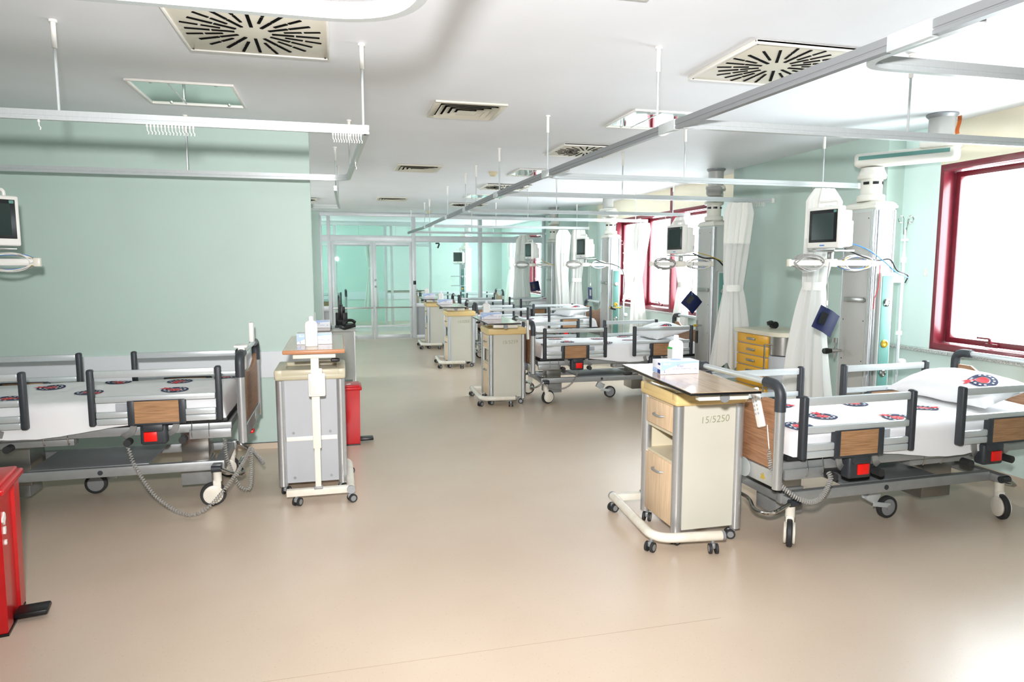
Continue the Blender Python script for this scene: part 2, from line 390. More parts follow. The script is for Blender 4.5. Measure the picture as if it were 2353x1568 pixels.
def door(idx, x0, x1, side):
    d = bpy.data.objects.new('door_%d' % idx, None); COL.objects.link(d); d.location = ((x0+x1)/2, GY, 0); d['kind'] = 'structure'
    h = (x1-x0)/2; f = MB(); y0, y1 = (-.035, .0) if side < 0 else (.005, .04)
    for a, b, c, e in ((-h, -h+.055, .01, 2.05), (h-.055, h, .01, 2.05), (-h, h, 1.99, 2.05), (-h, h, .01, .1)): f.b2(a, b, y0, y1, c, e, .004)
    f.b2(-h, h, y0, y1, .27, .3)
    f.build('door_frame', 'part', d)
    MB().b2(-h+.05, h-.05, (y0+y1)/2-.004, (y0+y1)/2+.004, .1, 1.99).build('glass_pane', 'tglass', d)
    MB().cyl((-h+.02, -.085, .68), (h-.02, -.085, .68), .016).cyl((-h+.04, -.085, .68), (-h+.04, y0, .68), .01).cyl((h-.04, -.085, .68), (h-.04, y0, .68), .01).build('push_bar', 'chrome', d)
    if idx == 2:
        k = MB()
        for z in (1.12, 1.26): k.cyl((-h+.03, y0, z), (-h+.03, y0-.03, z), .022)
        k.build('door_lock', 'chrome', d)
door(1, -.145, .70, -1); door(2, .715, 1.515, -1)
# second glazed partition in the room beyond
def partition2():
    y = 16.6
    w = bpy.data.objects.new('wall_beyond_partition', None); COL.objects.link(w); w.location = (1, y, 0); w['kind'] = 'structure'
    f = MB()
    for a, b in ((-1.8, -1.72), (-.12, -.04), (1.05, 1.12), (1.2, 1.26), (2.12, 2.18)): f.b2(a-1, b-1, -.04, .04, 0, 2.5, .004)
    f.b2(-2.8, 1.18, -.04, .04, 2.5, 2.6, .004); f.b2(-2.8, 1.18, -.04, .04, 2.02, 2.1, .004); f.b2(-2.8, 1.18, -.04, .04, 0, .1)
    f.build('aluminium_frame', 'part', w)
    for a, b in ((-1.72, -.12), (-.04, 1.05)): MB().b2(a-1, b-1, -.003, .003, .1, 2.5).build('glass_pane', 'tglass', w)
partition2()

# ------------------------------------------------------------------ ceiling fittings
def swirl(x, y, s, lab):
    t = thing('ceiling_diffuser', lab, 'air vent', (x, y, CZ), 0, 'round slotted air diffusers in the ceiling'); h = s/2
    MB().box((0, 0, -.009), (s, s, .016), .004).build('plate', 'diff', t)
    f = MB()
    for a, b, c, d in ((-h, h, -h, -h+.014), (-h, h, h-.014, h), (-h, -h+.014, -h, h), (h-.014, h, -h, h)): f.b2(a, b, c, d, -.024, -.001, .003)
    f.build('rim', 'white', t)
    k = MB()
    for i in range(24):
        a = 2*math.pi*i/24; q = Matrix.Rotation(a, 3, 'Z')
        if i % 2 == 0:
            for r0, r1 in ((.075, .165), (.172, .27)): k.box(q @ Vector(((r0+r1)/2*s/.62, 0, -.0185)), ((r1-r0)*s/.62, .016, .004), 0, q)
        else:
            for r0, r1 in ((.13, .205), (.215, .285)): k.box(q @ Vector(((r0+r1)/2*s/.62, 0, -.0185)), ((r1-r0)*s/.62, .014, .004), 0, q)
    k.build('air_slots', 'slot', t)
    sc = MB()
    for a in (-1, 1):
        for b in (-1, 1): sc.cyl((a*h*.93, b*h*.93, -.017), (a*h*.93, b*h*.93, -.021), .005, n=8)
    sc.each('screw', 'dark', t)
    return t
swirl(-.36, 3.55, .69, 'round slotted cream diffuser in the ceiling, upper left above the curved rail')
swirl(2.36, 3.43, .69, 'large round slotted diffuser in the ceiling right of the aisle, nearest the window')
swirl(2.32, 6.33, .62, 'round slotted ceiling diffuser between the two nearest mirrored lamps')
swirl(2.28, 9.45, .62, 'round slotted ceiling diffuser beyond the second mirrored lamp')
swirl(2.28, 12.3, .62, 'small-looking slotted diffuser in the ceiling close to the glass partition')
swirl(-.62, 8.1, .5, 'slotted diffuser partly hidden behind the end of the green wall')
swirl(-.62, 12.0, .6, 'slotted diffuser in the ceiling deep left before the glass partition')
t_ = thing('ceiling_hatch', 'plain cream ceiling panel cut off by the top edge of the picture', 'ceiling panel', (1.02, 2.5, CZ))
MB().box((0, 0, -.008), (.5, .5, .016), .004).build('plate', 'diff', t_); MB().b2(-.235, .235, -.235, .235, -.019, -.015, .001).build('rim', 'white', t_)
def vent(x, y, lab):
    t = thing('ceiling_vent', lab, 'air vent', (x, y, CZ), 0, 'square louvred vents in a row on the ceiling'); f = MB(); h = .25
    for a, b, c, d in ((-h, h, -h, -h+.045), (-h, h, h-.045, h), (-h, -h+.045, -h+.04, h-.04), (h-.045, h, -h+.04, h-.04)): f.b2(a, b, c, d, -.014, -.001, .003)
    f.build('frame', 'diff', t)
    MB().b2(-h+.04, h-.04, -h+.04, h-.04, -.004, -.001).build('backing', 'slot', t)
    for i in range(4):
        r1 = .205-.045*i; r0 = r1-.041; l = MB()
        a = l.ring([(-r1, -r1, -.024), (r1, -r1, -.024), (r1, r1, -.024), (-r1, r1, -.024)]); b = l.ring([(-r0, -r0, -.005), (r0, -r0, -.005), (r0, r0, -.005), (-r0, r0, -.005)])
        l.skin([a, b], cap=(i == 3)); l.build('louvre', 'diff', t)
vent(.91, 4.95, 'square louvred ceiling vent nearest the camera, above the aisle')
vent(.90, 7.93, 'square louvred ceiling vent, middle one of the row above the aisle')
vent(.885, 11.6, 'square louvred ceiling vent farthest away, close to the glass doors')
def lamp(x, y, lab, s=.61):
    t = thing('ceiling_lamp', lab, 'ceiling lamp', (x, y, CZ), 0, 'square mirrored ceiling lamps, switched off'); f = MB(); h = s/2
    for a, b, c, d in ((-h, h, -h, -h+.018), (-h, h, h-.018, h), (-h, -h+.018, -h, h), (h-.018, h, -h, h)): f.b2(a, b, c, d, -.016, -.001, .003)
    f.build('frame', 'white', t)
    MB().b2(-h+.016, h-.016, -h+.016, h-.016, -.007, -.003).build('glass_cover', 'mirror', t)
    MB().b2(-h*.25-.004, -h*.25+.004, -h+.02, h-.02, -.0105, -.0075).build('divider', 'part', t)
    k = MB()
    for a in (-.55, .65):
        for b in (-.88, .88): k.cyl((a*h, b*h, -.007), (a*h, b*h, -.014), .009, n=10)
    k.each('clip', 'steel', t)
lamp(-.9, 4.92, 'square ceiling lamp with greenish glass over the left bed')
lamp(2.37, 4.92, 'mirrored ceiling lamp reflecting red window frames, nearest right of the aisle')
lamp(2.33, 7.98, 'mirrored ceiling lamp, second from the camera, beside the long rail')
lamp(2.3, 10.85, 'mirrored ceiling lamp, third from the camera, far along the long rail')
def smoke(x, y, lab):
    t = thing('smoke_detector', lab, 'smoke detector', (x, y, CZ), 0, 'cream smoke detectors')
    MB().lathe((0, 0, -.0), [(.055, -.001), (.055, -.015), (.045, -.02)]).build('base', 'smoke', t)
    MB().lathe((0, 0, -.02), [(.043, 0), (.043, -.018), (.03, -.032), (.0, -.034)]).build('sensor_head', 'smoke', t)
smoke(1.8, 8.05, 'cream smoke detector on the ceiling above the middle of the long rail')
smoke(1.8, 14.0, 'cream smoke detector on the ceiling close to the glass partition')

# curtain rails
TZ = 2.215; PROF = [(-.013, 0), (.013, 0), (.013, .012), (.010, .014), (.010, .018), (.013, .020), (.013, .044), (-.013, .044), (-.013, .020), (-.010, .018), (-.010, .014), (-.013, .012)]
RG = 'ceiling-hung curtain rails'
def rail(path, rods, lab, m='bar', hooks=None, caps=(), sleeves=(), z=TZ):
    p0 = Vector((path[0][0], path[0][1], z)); t = thing('curtain_rail', lab, 'curtain rail', tuple(p0), 0, RG)
    pts = [Vector((p[0], p[1], 0)) - Vector((p0.x, p0.y, 0)) for p in path]
    MB().sweep(pts, PROF, up=(0, 0, 1)).build('track', m, t)
    for x, y in rods:
        r = MB(); a = x-p0.x; b = y-p0.y
        r.cyl((a, b, .044), (a, b, CZ-z-.02), .0065, n=10)
        ro = r.build('hanger_rod', 'bar', t)
        MB().cyl((a, b, CZ-z-.125), (a, b, CZ-z-.012), .011, n=12).cyl((a, b, CZ-z-.012), (a, b, CZ-z-.001), .018, n=12).build('rod_sleeve', 'white', ro)
    for x, y in caps: MB().box((x-p0.x, y-p0.y, .022), (.034, .034, .05), .003).build('end_cap', 'white', t)
    for x, y, a in sleeves: MB().box((x-p0.x, y-p0.y, .022), (.032, .16, .052), .002, Matrix.Rotation(R(a), 3, 'Z')).build('joint_sleeve', 'bar', t)
    if hooks:
        for x, y in hooks:
            h = MB(); a = x-p0.x; b = y-p0.y
            h.box((a, b, -.005), (.008, .010, .012), .002); h.tube([(a, b, -.01), (a, b, -.026), (a+.006, b, -.034), (a+.004, b, -.044)], .0022, 6)
            h.build('glider_hook', 'white', t)
    return t
main = spline([(1.80, .2), (1.70, 1.6), (1.61, 3.27), (1.53, 5.0), (1.50, 6.6), (1.505, 8.5), (1.49, 11), (1.49, 12.6), (1.44, 13.5), (1.42, 14.45)], 6)
def mx_(y):
    for a, b in zip(main, main[1:]):
        if a.y <= y <= b.y: return a.x+(b.x-a.x)*(y-a.y)/(b.y-a.y)
    return 1.45
RY = [3.32, 4.98, 6.44, 7.58, 8.25, 9.63, 11.5, 12.2, 13.9]
rail([(p.x, p.y) for p in main], [(mx_(y), y) for y in RY], 'long silver curtain rail running the length of the ward above the aisle', m='grail', sleeves=[(mx_(y), y, 2) for y in (1.78, 3.2, 5.0, 6.55, 8.3, 9.7, 12.1)])
def branch(y, xe, curve, lab, rods, hooks=None, leg=.45):
    x0 = mx_(y)+.028
    if curve: p = fillet([(mx_(y-leg)+.028, y-leg, 0), (x0, y, 0), (xe, y, 0)], .13, 8)
    else: p = [Vector((x0-.012, y, 0)), Vector((xe, y, 0))]
    return rail([(q.x, q.y) for q in p], [(x, y) for x in rods], lab, hooks=hooks, caps=[(xe, y)] if xe < 4.55 else [])
BR = []
branch(2.03, 4.5, 1, 'curtain rail with a tight curved corner at the upper right of the picture', [3.9])
branch(3.10, 4.5, 0, 'straight cross rail passing in front of the nearest service column', [2.95])
branch(5.08, 4.36, 1, 'cross rail with curved corner that carries the nearest tied curtain', [2.71, 4.0], hooks=[(2.55+i*.02, 5.08) for i in range(0)])
branch(6.42, 4.45, 0, 'cross rail carrying the tied curtain beside the yellow drawer cart', [2.75], hooks=[(4.2+i*.02, 6.42) for i in range(9)])
branch(8.45, 4.6, 1, 'cross rail with curved corner, third curved one from the camera', [2.72, 4.35])
branch(9.75, 4.6, 0, 'cross rail ending in front of the far window, white end cap', [2.7, 4.4])
branch(11.85, 4.42, 1, 'cross rail that carries the pair of tied curtains', [2.7, 4.2])
branch(14.1, 4.3, 0, 'cross rail farthest away, just before the glass partition', [2.7])
BL = [(-3.3, 3.64), (.155, 3.64)]
rail(BL, [(-1.225, 3.64), (.14, 3.64)], 'white-lit curtain rail with gliders in front of the left bed', hooks=[(-.86+i*.0155, 3.64) for i in range(14)]+[(-1.31, 3.64)]+[(-.01+i*.0125, 3.64) for i in range(12)])
p = fillet([(.155, 3.62, 0), (.09, 5.62, 0), (-3.3, 5.62, 0)], .12, 8)
rail([(q.x, q.y) for q in p], [(.105, 5.5), (-1.07, 5.62)], 'curtain rail turning round the corner along the green wall', hooks=[(.123, 4.6)])
p = fillet([(-.01, 6.35, 0), (.015, 7.9, 0), (.03, 8.3, 0), (-3.3, 8.3, 0)], .02, 3)
rail([(q.x, q.y) for q in p], [(-.005, 6.75), (.02, 8.0)], 'short curtain rail hanging behind the end of the green wall')
p = fillet([(-2.6, 2.0, 0), (.225, 2.0, 0), (.225, .6, 0)], .26, 12)
rail([(q.x, q.y) for q in p], [(-1.6, 2.0)], 'blurred curved curtain rail across the top left corner, nearest the camera')

# ------------------------------------------------------------------ hospital bed
def tophz(x, y):
    n = noise.noise(Vector((x*2.2, y*3, 1.3)))*.010 + noise.noise(Vector((x*9, y*5, 4)))*.003
    return .678 + n - .012*(abs(y)/.4)**4
def make_mattress(parent, emblems, seed=0):
    mb = MB(); hw = .405; x0, x1 = .055, 2.0; nu, nv = 90, 44
    def fn(u, v):
        x = x0+(x1-x0)*u; d = min(x-x0, x1-x); f = math.sqrt(max(0, 1-(1-min(d/.06, 1))**2))
        zb = .535 - .075*max(0, math.exp(-((x-1.15)/.45)**2))
        # arc position round the section
        L1 = .16; L2 = hw*2; tot = L2+2*L1; s_ = v*tot
        wob = noise.noise(Vector((x*5, 7, seed)))*.008
        zt = tophz(x, 0)
        r = .05
        if s_ < L1:
            k = s_/L1; y = -hw-.02*(1-k)+wob*(1-k); z = zb+(zt-r*.6-zb)*k
        elif s_ > L1+L2:
            k = (tot-s_)/L1; y = hw+.02*(1-k)+wob*(1-k); z = zb+(zt-r*.6-zb)*k
        else:
            y = -hw+(s_-L1); e = hw-abs(y); q = math.sqrt(max(0, 1-(1-min(e/r, 1))**2)); z = tophz(x, y)-r*.6*(1-q)
        z = .535+(z-.535)*f if z > .535 else z
        z += noise.noise(Vector((x*14, y*14, z*9+seed)))*.003
        return Vector((x, y, z))
    mb.grid(fn, nu, nv)
    def surf(x, y): return Vector((x, y, tophz(x, y)+.0045))
    for ex, ey, ea in emblems:
        ca, sa = math.cos(ea), math.sin(ea)
        def P(r, a, dz=0):
            px = r*math.cos(a)*1.0; py = r*math.sin(a); q = surf(ex+px*ca-py*sa, ey+px*sa+py*ca); q.z += dz; return q
        def ann(r0, r1, mi, dz, n=28, a0=0, a1=2*math.pi):
            mb.mi = mi
            ra = [mb.bm.verts.new(P(r0, a0+(a1-a0)*i/n, dz)) for i in range(n+1)]; rb = [mb.bm.verts.new(P(r1, a0+(a1-a0)*i/n, dz)) for i in range(n+1)]
            for i in range(n): mb.bm.faces.new((ra[i], ra[i+1], rb[i+1], rb[i])).material_index = mi
        ann(.044, .082, 1, 0); ann(.004, .034, 2, 0)
        for k in range(14):
            if k not in (3, 10): a = 2*math.pi*k/14; ann(.056, .068, 0, .0008, 2, a-.13, a+.10)
        for k in range(5): a = 2*math.pi*k/5; ann(.008, .03, 0, .0008, 2, a-.08, a+.08)
        mb.mi = 2
        tri = [(.03, -.9), (.065, -1.15), (.105, -1.0), (.085, -.85), (.11, -.65), (.07, -.5)]
        c = mb.bm.verts.new(P(.07, -.8, .0012)); vs = [mb.bm.verts.new(P(r, a, .0012)) for r, a in tri]
        for i in range(len(vs)): mb.bm.faces.new((c, vs[i], vs[(i+1) % len(vs)])).material_index = 2
        mb.mi = 0
    return mb.build('mattress', ['sheet', 'navy', 'redprint'], parent, ang=60, recalc=False)
def caster(parent, x, y, ang=0):
    r = .078; c = MB()
    c.cyl((0, 0, .16), (0, 0, .24), .026, n=18)
    for q in (-1, 1): c.lathe((.03, q*.016, r+.001), [(0, 0), (.058, 0), (.061, q*.005), (.060, q*.012), (.054, q*.015), (0, q*.017)], 28, 'y')
    c.box((.005, 0, .135), (.05, .046, .075), .01)
    o = c.build('caster', 'worn', parent); o.location = (x, y, 0); o.rotation_euler = (0, 0, R(ang))
    MB().lathe((.03, 0, r+.001), [(.058, -.013), (.072, -.015), (r, -.009), (r, .009), (.072, .015), (.058, .013), (.058, -.013)], 36, 'y', cap=False).build('tyre', 'rubber', o)
    return o
def side_rail(parent, x0, L, y, dz=0):
    s = -1 if y < 0 else 1; t = MB()
    t.b2(x0+.02, x0+L-.02, y-.012, y+.012, .818, .862, .006)
    t.b2(x0+.02, x0+L-.02, y-.012, y+.012, .668, .705, .006)
    pa, pb = (x0+.22, x0+L-.22)
    for z in (.552, .592):
        t.b2(x0+.02, pa, y-.013, y+.013, z-.0195, z+.0195, .006); t.b2(pb, x0+L-.02, y-.013, y+.013, z-.0195, z+.0195, .006)
    r = t.build('side_rail', 'bar', parent)
    for x in (x0, x0+L):
        MB().box((x, y, .70), (.036, .046, .345), .012, seg=3).build('end_post', 'dark', r)
    f = MB(); f.b2(pa-.028, pa+.012, y-.018, y+.018, .522, .675, .006); f.b2(pb-.012, pb+.028, y-.018, y+.018, .522, .675, .006)
    f.b2(pa, pb, y-.016, y+.016, .520, .534, .003); f.b2(pa, pb, y-.016, y+.016, .668, .676, .002); f.build('panel_frame', 'dark', r)
    MB().b2(pa+.010, pb-.010, y-.014, y+.014, .532, .67).build('wood_panel', 'wood', r)
    # inner plate with bolts
    iy = y-s*.022; q = MB(); q.b2(pa+.02, pb+.1, iy-.005, iy+.005, .60, .655, .004); ip = q.build('hinge_plate', 'gpanel', r)
    q = MB()
    for bx in (pa+.04, (pa+pb)/2+.05, pb+.08): q.cyl((bx, iy-s*.005, .628), (bx, iy-s*.010, .628), .008, n=12)
    q.each('bolt', 'black', r)
    return r
def latch(parent, x, y):
    s = -1 if y < 0 else 1; m = MB(); yy = y-s*.02
    m.box((x, yy, .455), (.15, .07, .125), .016, seg=3); m.box((x, yy+s*.02, .50), (.12, .06, .05), .014)
    o = m.build('release_latch', 'dark', parent)
    MB().box((x+.015, yy+s*.038, .445), (.075, .012, .06), .005).build('release_button', 'red', o)
    a = MB()
    for dx in (-.13, .11): a.sweep(spline([(x+dx, y-s*.01, .52), (x+dx+.02, y-s*.02, .47), (x+dx+.07, y-s*.05, .44), (x+dx+.09, y-s*.09, .43)], 5), [(-.004, -.018), (.004, -.018), (.004, .018), (-.004, .018)])
    a.each('swing_arm', 'frame', parent)
    k = MB()
    for dx in (-.16, .15): k.cyl((x+dx, yy-s*.03, .41), (x+dx, yy+s*.03, .41), .022, n=16)
    k.each('pivot_knob', 'rubber', parent)
def board(parent, x, head=False):
    dz = .02 if head else 0; o = 1 if head else -1
    t = MB()
    for y in (-.425, .425): t.cyl((x, y, .37), (x, y, .80), .026, n=20)
    t.b2(x-.018, x+.018, -.425, .425, .375, .465, .006)
    fr = t.build('head_frame' if head else 'foot_frame', 'alu', parent)
    t = MB()
    for s in (-1, 1):
        t.tube(fillet([(x, s*.425, .79), (x, s*.425, .925), (x, s*.30, .93)], .06, 6), .029, 14)
    t.each('corner_grip', 'dark', fr)
    MB().cyl((x, -.31, .93), (x, .31, .93), .017, n=16).build('push_handle', 'bar', fr)
    pts = [(-.395, .47), (.395, .47), (.395, .845)] + [(.395-.79*k/16, .845 - .07*math.sin(math.pi*min(1, max(0, (k-2)/12)))**.6 if 2 < k < 14 else .845) for k in range(1, 16)] + [(-.395, .845)]
    MB().prism([(x-.008, a, b) for a, b in pts], (.016, 0, 0)).build('head_panel' if head else 'foot_panel', 'woodx', fr)
    if not head:
        MB().lathe((x-.0185, -.16, .42), [(0, 0), (.055, 0), (.055, -.002), (0, -.002)], 24, 'x').build('oval_badge', 'towerw', fr)
        MB().cyl((x-.02, -.33, .42), (x-.02, -.31, .42), .001, n=6).prism([(x-.0195, -.35, .40), (x-.0195, -.31, .40), (x-.0195, -.33, .435)], (-.001, 0, 0)).build('warning_label', 'brass', fr)
        MB().box((x-.0, .05, .355), (.05, .07, .022), .008).build('release_pull', 'red', fr)
def make_bed(lab, kind='right'):
    t = thing('hospital_bed', lab, 'hospital bed', (0, 0, 0), 0, 'hospital beds in the ward')
    # rolling base
    b = MB()
    for y in (-.26, .26): b.b2(.1, 1.62, y-.02, y+.02, .225, .285, .004)
    for x in (.14, 1.66): b.b2(x-.03, x+.03, -.345, .345, .225, .275, .005)
    b.b2(.215, .405, -.095, .095, .08, .24, .003); b.b2(1.295, 1.485, -.095, .095, .08, .24, .003)
    base = b.build('base_frame', 'frame', t)
    MB().b2(.56, 1.24, -.24, .24, .275, .288, .003).build('base_tray', 'hub', base)
    MB().cyl((.83, -.281, .255), (.83, -.284, .255), .015).cyl((.83, .281, .255), (.83, .284, .255), .015).build('round_mark', 'dark', base)
    for x, q in ((.31, .085), (1.39, .115)):
        MB().b2(x-q, x+q, -q, q, .09 if q > .1 else .14, .445, .004).build('lift_column', 'steel', t)
    for x in (.14, 1.66):
        for y in (-.315, .315): caster(t, x, y)
    m = MB(); m.b2(.80, .88, -.16, -.10, .20, .225, .003); m.box((.87, -.13, .15), (.09, .05, .075), .008, Matrix.Rotation(R(30), 3, 'Y')); m.box((.93, -.155, .095), (.13, .008, .03), .003, Matrix.Rotation(R(10), 3, 'Y'))
    fw = m.build('steering_arm', 'bar', t)
    MB().lathe((.99, -.150, .07), [(.052, .0), (.058, 0), (.069, .004), (.069, .028), (.058, .032), (.052, .032), (.052, 0)], 32, 'y', cap=False).build('steering_wheel', 'rubber', fw)
    MB().lathe((.99, -.150, .07), [(0, -.010), (.018, -.010), (.018, .0), (.053, .003), (.053, .028), (0, .03)], 24, 'y').build('wheel_hub', 'hub', fw)
    # brake bar
    br = MB()
    for x, s in ((.11, -1), (1.69, 1)):
        br.tube(fillet([(x, -.35, .25), (x+s*.1, -.33, .19), (x+s*.12, -.2, .17), (x+s*.07, -.08, .2), (x+s*.07, .08, .2), (x+s*.12, .2, .17), (x+s*.1, .33, .19), (x, .35, .25)], .05, 5), .011, 10)
    br.each('brake_bar', 'chrome', t)
    k = MB()
    for x in (.14, 1.66):
        for s in (-1, 1): k.cyl((x-.03, s*.345, .25), (x+.03, s*.345, .25), .022, n=14)
    k.each('brake_pivot', 'dark', t)
    # upper frame and deck
    u = MB()
    for s in (-1, 1): u.b2(.03, 2.08, s*.36-.018, s*.36+.018, .44, .495, .004)
    for x in (.06, .5, 1.0, 1.5, 2.05): u.b2(x-.02, x+.02, -.36, .36, .445, .49, .003)
    u.b2(.03, .28, -.40, -.378, .40, .46, .006); u.b2(.03, .28, .378, .40, .40, .46, .006)
    u.build('upper_frame', 'frame', t)
    MB().b2(.05, 2.02, -.385, .385, .497, .532, .012).build('mattress_deck', 'mesh', t)
    MB().b2(.95, 1.5, -.32, -.24, .385, .43, .004).b2(.95, 1.5, .24, .32, .385, .43, .004).each('under_deck_rail', 'frame', t)
    hk = MB()
    for s in (-1, 1):
        for x in (.16, .26, .95, 1.08):
            hk.tube(spline([(x, s*.40, .53), (x, s*.415, .46), (x, s*.41, .42), (x, s*.395, .415)], 4), .003, 6)
    hk.each('wire_hook', 'chrome', t)
    for s in (-1, 1):
        side_rail(t, .085, .71, s*.455); side_rail(t, 1.15, .71, s*.455)
        latch(t, .47, s*.44); latch(t, 1.42, s*.44)
    board(t, -.04); board(t, 2.10, True)
    make_mattress(t, [(.40, .16, .3), (.44, -.18, 2.2), (.92, .10, 3.3), (1.22, -.14, .6), (.86, -.30, 2.8), (1.32, .24, 4.0), (.16, -.33, 1.5)], 3)
    return t
bed1 = make_bed('hospital bed nearest on the right, foot end behind the cabinet numbered 15/5250')
def make_handset(parent, pos, tilt):
    pos = (pos[0]-.04, pos[1], pos[2])
    m = MB(); rot = Matrix.Rotation(R(tilt), 3, 'X')
    m.box(pos, (.024, .058, .215), .009, rot, 3); o = m.build('hand_control', 'white', parent)
    q = MB()
    for i in range(5):
        for s in (-1, 1): q.box(Vector(pos)+rot @ Vector((-.012, s*.012, .055-i*.022)), (.003, .014, .012), .001, rot)
    q.each('button', 'gpanel', o)
    return o
h1 = make_handset(bed1, (-.045, -.30, .79), -22)
MB().tube(spline([(-.045, -.335, .70), (-.046, -.35, .62), (-.045, -.36, .57)], 6), .005, 8).build('cable_end', 'white', h1)
MB().tube(coil([(-.045, -.36, .57), (-.05, -.385, .48), (-.03, -.43, .40), (.06, -.50, .325), (.17, -.50, .32), (.27, -.46, .40), (.28, -.43, .44)], .011, 85), .0042, 6).build('coiled_cable', 'gcable', h1)
bed1.location = (2.255, 3.50, 0); bed1.rotation_euler = (0, 0, R(1.8))
bed2 = dup(bed1, (2.09, 7.60, 0), 0, 'second hospital bed on the right, beyond the nearest one, blanket-free white sheet', skip=('hand_control', 'button', 'cable_end', 'coiled_cable'))
bed3 = dup(bed2, (2.115, 10.95, 0), 0, 'third hospital bed on the right, in front of the pair of tied curtains')
bed4 = dup(bed2, (2.25, 13.22, 0), 0, 'farthest hospital bed in the ward, right in front of the glass partition')
bedL = dup(bed2, (-.66, 4.97, .0), 180, 'hospital bed on the left along the green wall')
bedB = dup(bed2, (.12, 18.0, 0), 180, 'bed in the room beyond the glass doors, seen through the left door')
bedB2 = dup(bed2, (2.0, 17.6, 0), 0, 'bed in the room beyond the partition, right of the glass doors')
UPPER = ('upper_frame', 'mattress_deck', 'under_deck_rail', 'wire_hook', 'side_rail', 'release_latch', 'swing_arm', 'pivot_knob', 'foot_frame', 'head_frame', 'mattress', 'lift_column')
def pose(bed, dz, angs):
    k = 0
    for ch in bed.children:
        n = ch.name.split('.')[0]
        if n in UPPER: ch.location.z += dz
        if n == 'caster': ch.rotation_euler = (0, 0, R(angs[k % len(angs)])); k += 1
pose(bed1, 0, [232, 10, 250, 40]); pose(bed2, 0, [15, 170, 200, 30]); pose(bed3, .025, [30, 20, 60, 10]); pose(bed4, .05, [30, 0, 60, 10]); pose(bedL, .065, [0, 10, 200, 10])
# hand control of bed 2 hangs on the foot board; spiral leads on the left bed
h2 = make_handset(bed2, (-.045, -.36, .85), -8)
MB().tube(coil([(-.04, -.36, .75), (-.04, -.36, .62), (-.045, -.35, .42), (.0, -.34, .33), (.12, -.36, .22), (.3, -.40, .18), (.42, -.44, .26), (.5, -.42, .40)], .010, 70), .0035, 5).build('coiled_cable', 'gcable', h2)
lc = thing('dangling_spiral_cables', 'grey spiral cables hanging down under the foot of the left bed', 'cable', (-.615, 4.95, 0))
MB().tube(coil([(-.66, -.43, .45), (-.62, -.46, .34), (-.50, -.52, .16), (-.33, -.56, .045), (-.2, -.56, .08), (-.08, -.44, .20), (-.02, -.25, .28), (.0, -.1, .32)], .010, 62), .0035, 5).build('spiral_cable', 'gcable', lc)
MB().tube(coil([(-.13, -.3, .44), (-.12, -.3, .3), (-.06, -.28, .12), (.0, -.26, .085), (.02, -.3, .2), (.03, -.33, .36)], .010, 66), .0035, 5).build('spiral_cable', 'gcable', lc)
MB().tube(coil([(.035, -.3, .36), (.08, -.2, .25), (.06, -.05, .2), (-.02, .05, .28)], .010, 62), .0035, 5).build('spiral_cable', 'gcable', lc)
cb = tag(MB().b2(-.02, .02, -.05, .05, -.09, .07, .006).b2(-.045, .035, -.05, .05, .055, .07, .004).build('handset_holder', 'white'), 'white plastic hooks hung over the foot handle of the left bed', 'holder')
cb.location = (-.62, 4.68, .975)
cb2 = tag(MB().b2(-.015, .015, -.04, .04, -.05, .09, .006).build('handset_holder', 'white'), 'small white clip standing on the left bed foot handle, farther corner', 'holder')
cb2.location = (-.62, 5.2, 1.06)

# pillows
def make_pillow(lab, loc, rz, tilt=0, em=(-.02, -.2)):
    def h(u, v): return .105*max(0, (1-abs(u)**2.6))**.55*max(0, (1-abs(v)**2.6))**.55
    m = MB(); nx, ny = 26, 36; a, b = .22, .36
    def P(u, v, s):
        k = 1-.06*(1-abs(u)**2)*(abs(v)**4) - .0; q = 1-.07*(1-abs(v)**2)*(abs(u)**4)
        n = noise.noise(Vector((u*3, v*3, 2+s)))*.012
        return Vector((a*u*q, b*v*k, s*h(u, v)*(1 if s > 0 else .35) + n*h(u, v)*10))
    m.grid(lambda i, j: P(i*2-1, j*2-1, 1), nx, ny); m.grid(lambda i, j: P(i*2-1, j*2-1, -1), nx, ny)
    bmesh.ops.remove_doubles(m.bm, verts=m.bm.verts, dist=.0006)
    def Q(r, an): 
        x = em[0]+r*math.cos(an)*1; y = em[1]+r*math.sin(an); u = x/a; v = y/b; p = P(u, v, 1); p.z += .003; return p
    for r0, r1, mi in ((.042, .082, 1), (.001, .036, 2)):
        A = [m.bm.verts.new(Q(r0, 2*math.pi*i/28)) for i in range(28)]; B = [m.bm.verts.new(Q(r1, 2*math.pi*i/28)) for i in range(28)]
        for i in range(28): m.bm.faces.new((A[i], A[(i+1) % 28], B[(i+1) % 28], B[i])).material_index = mi
    for k in range(14):
        if k in (3, 10): continue
        an = 2*math.pi*k/14; vs = [m.bm.verts.new(Q(r, q)+Vector((0, 0, .0012))) for r, q in ((.055, an-.12), (.055, an+.1), (.068, an+.1), (.068, an-.12))]; m.bm.faces.new(vs).material_index = 0
    vs = [m.bm.verts.new(Q(r, q)+Vector((0, 0, .0015))) for r, q in ((.03, 2.4), (.065, 2.15), (.115, 2.3), (.09, 2.5), (.12, 2.7), (.07, 2.8))]; m.bm.faces.new(vs).material_index = 2
    o = m.build('pillow', ['sheet', 'navy', 'redprint'], ang=80, recalc=True)
    o.location = loc; o.rotation_euler = (0, R(tilt), R(rz)); tag(o, lab, 'pillow', 'white pillows on the beds')
    return o
pl = make_pillow('big white pillow at the head of the nearest right bed', (3.90, 3.56, .755), 4, -13)
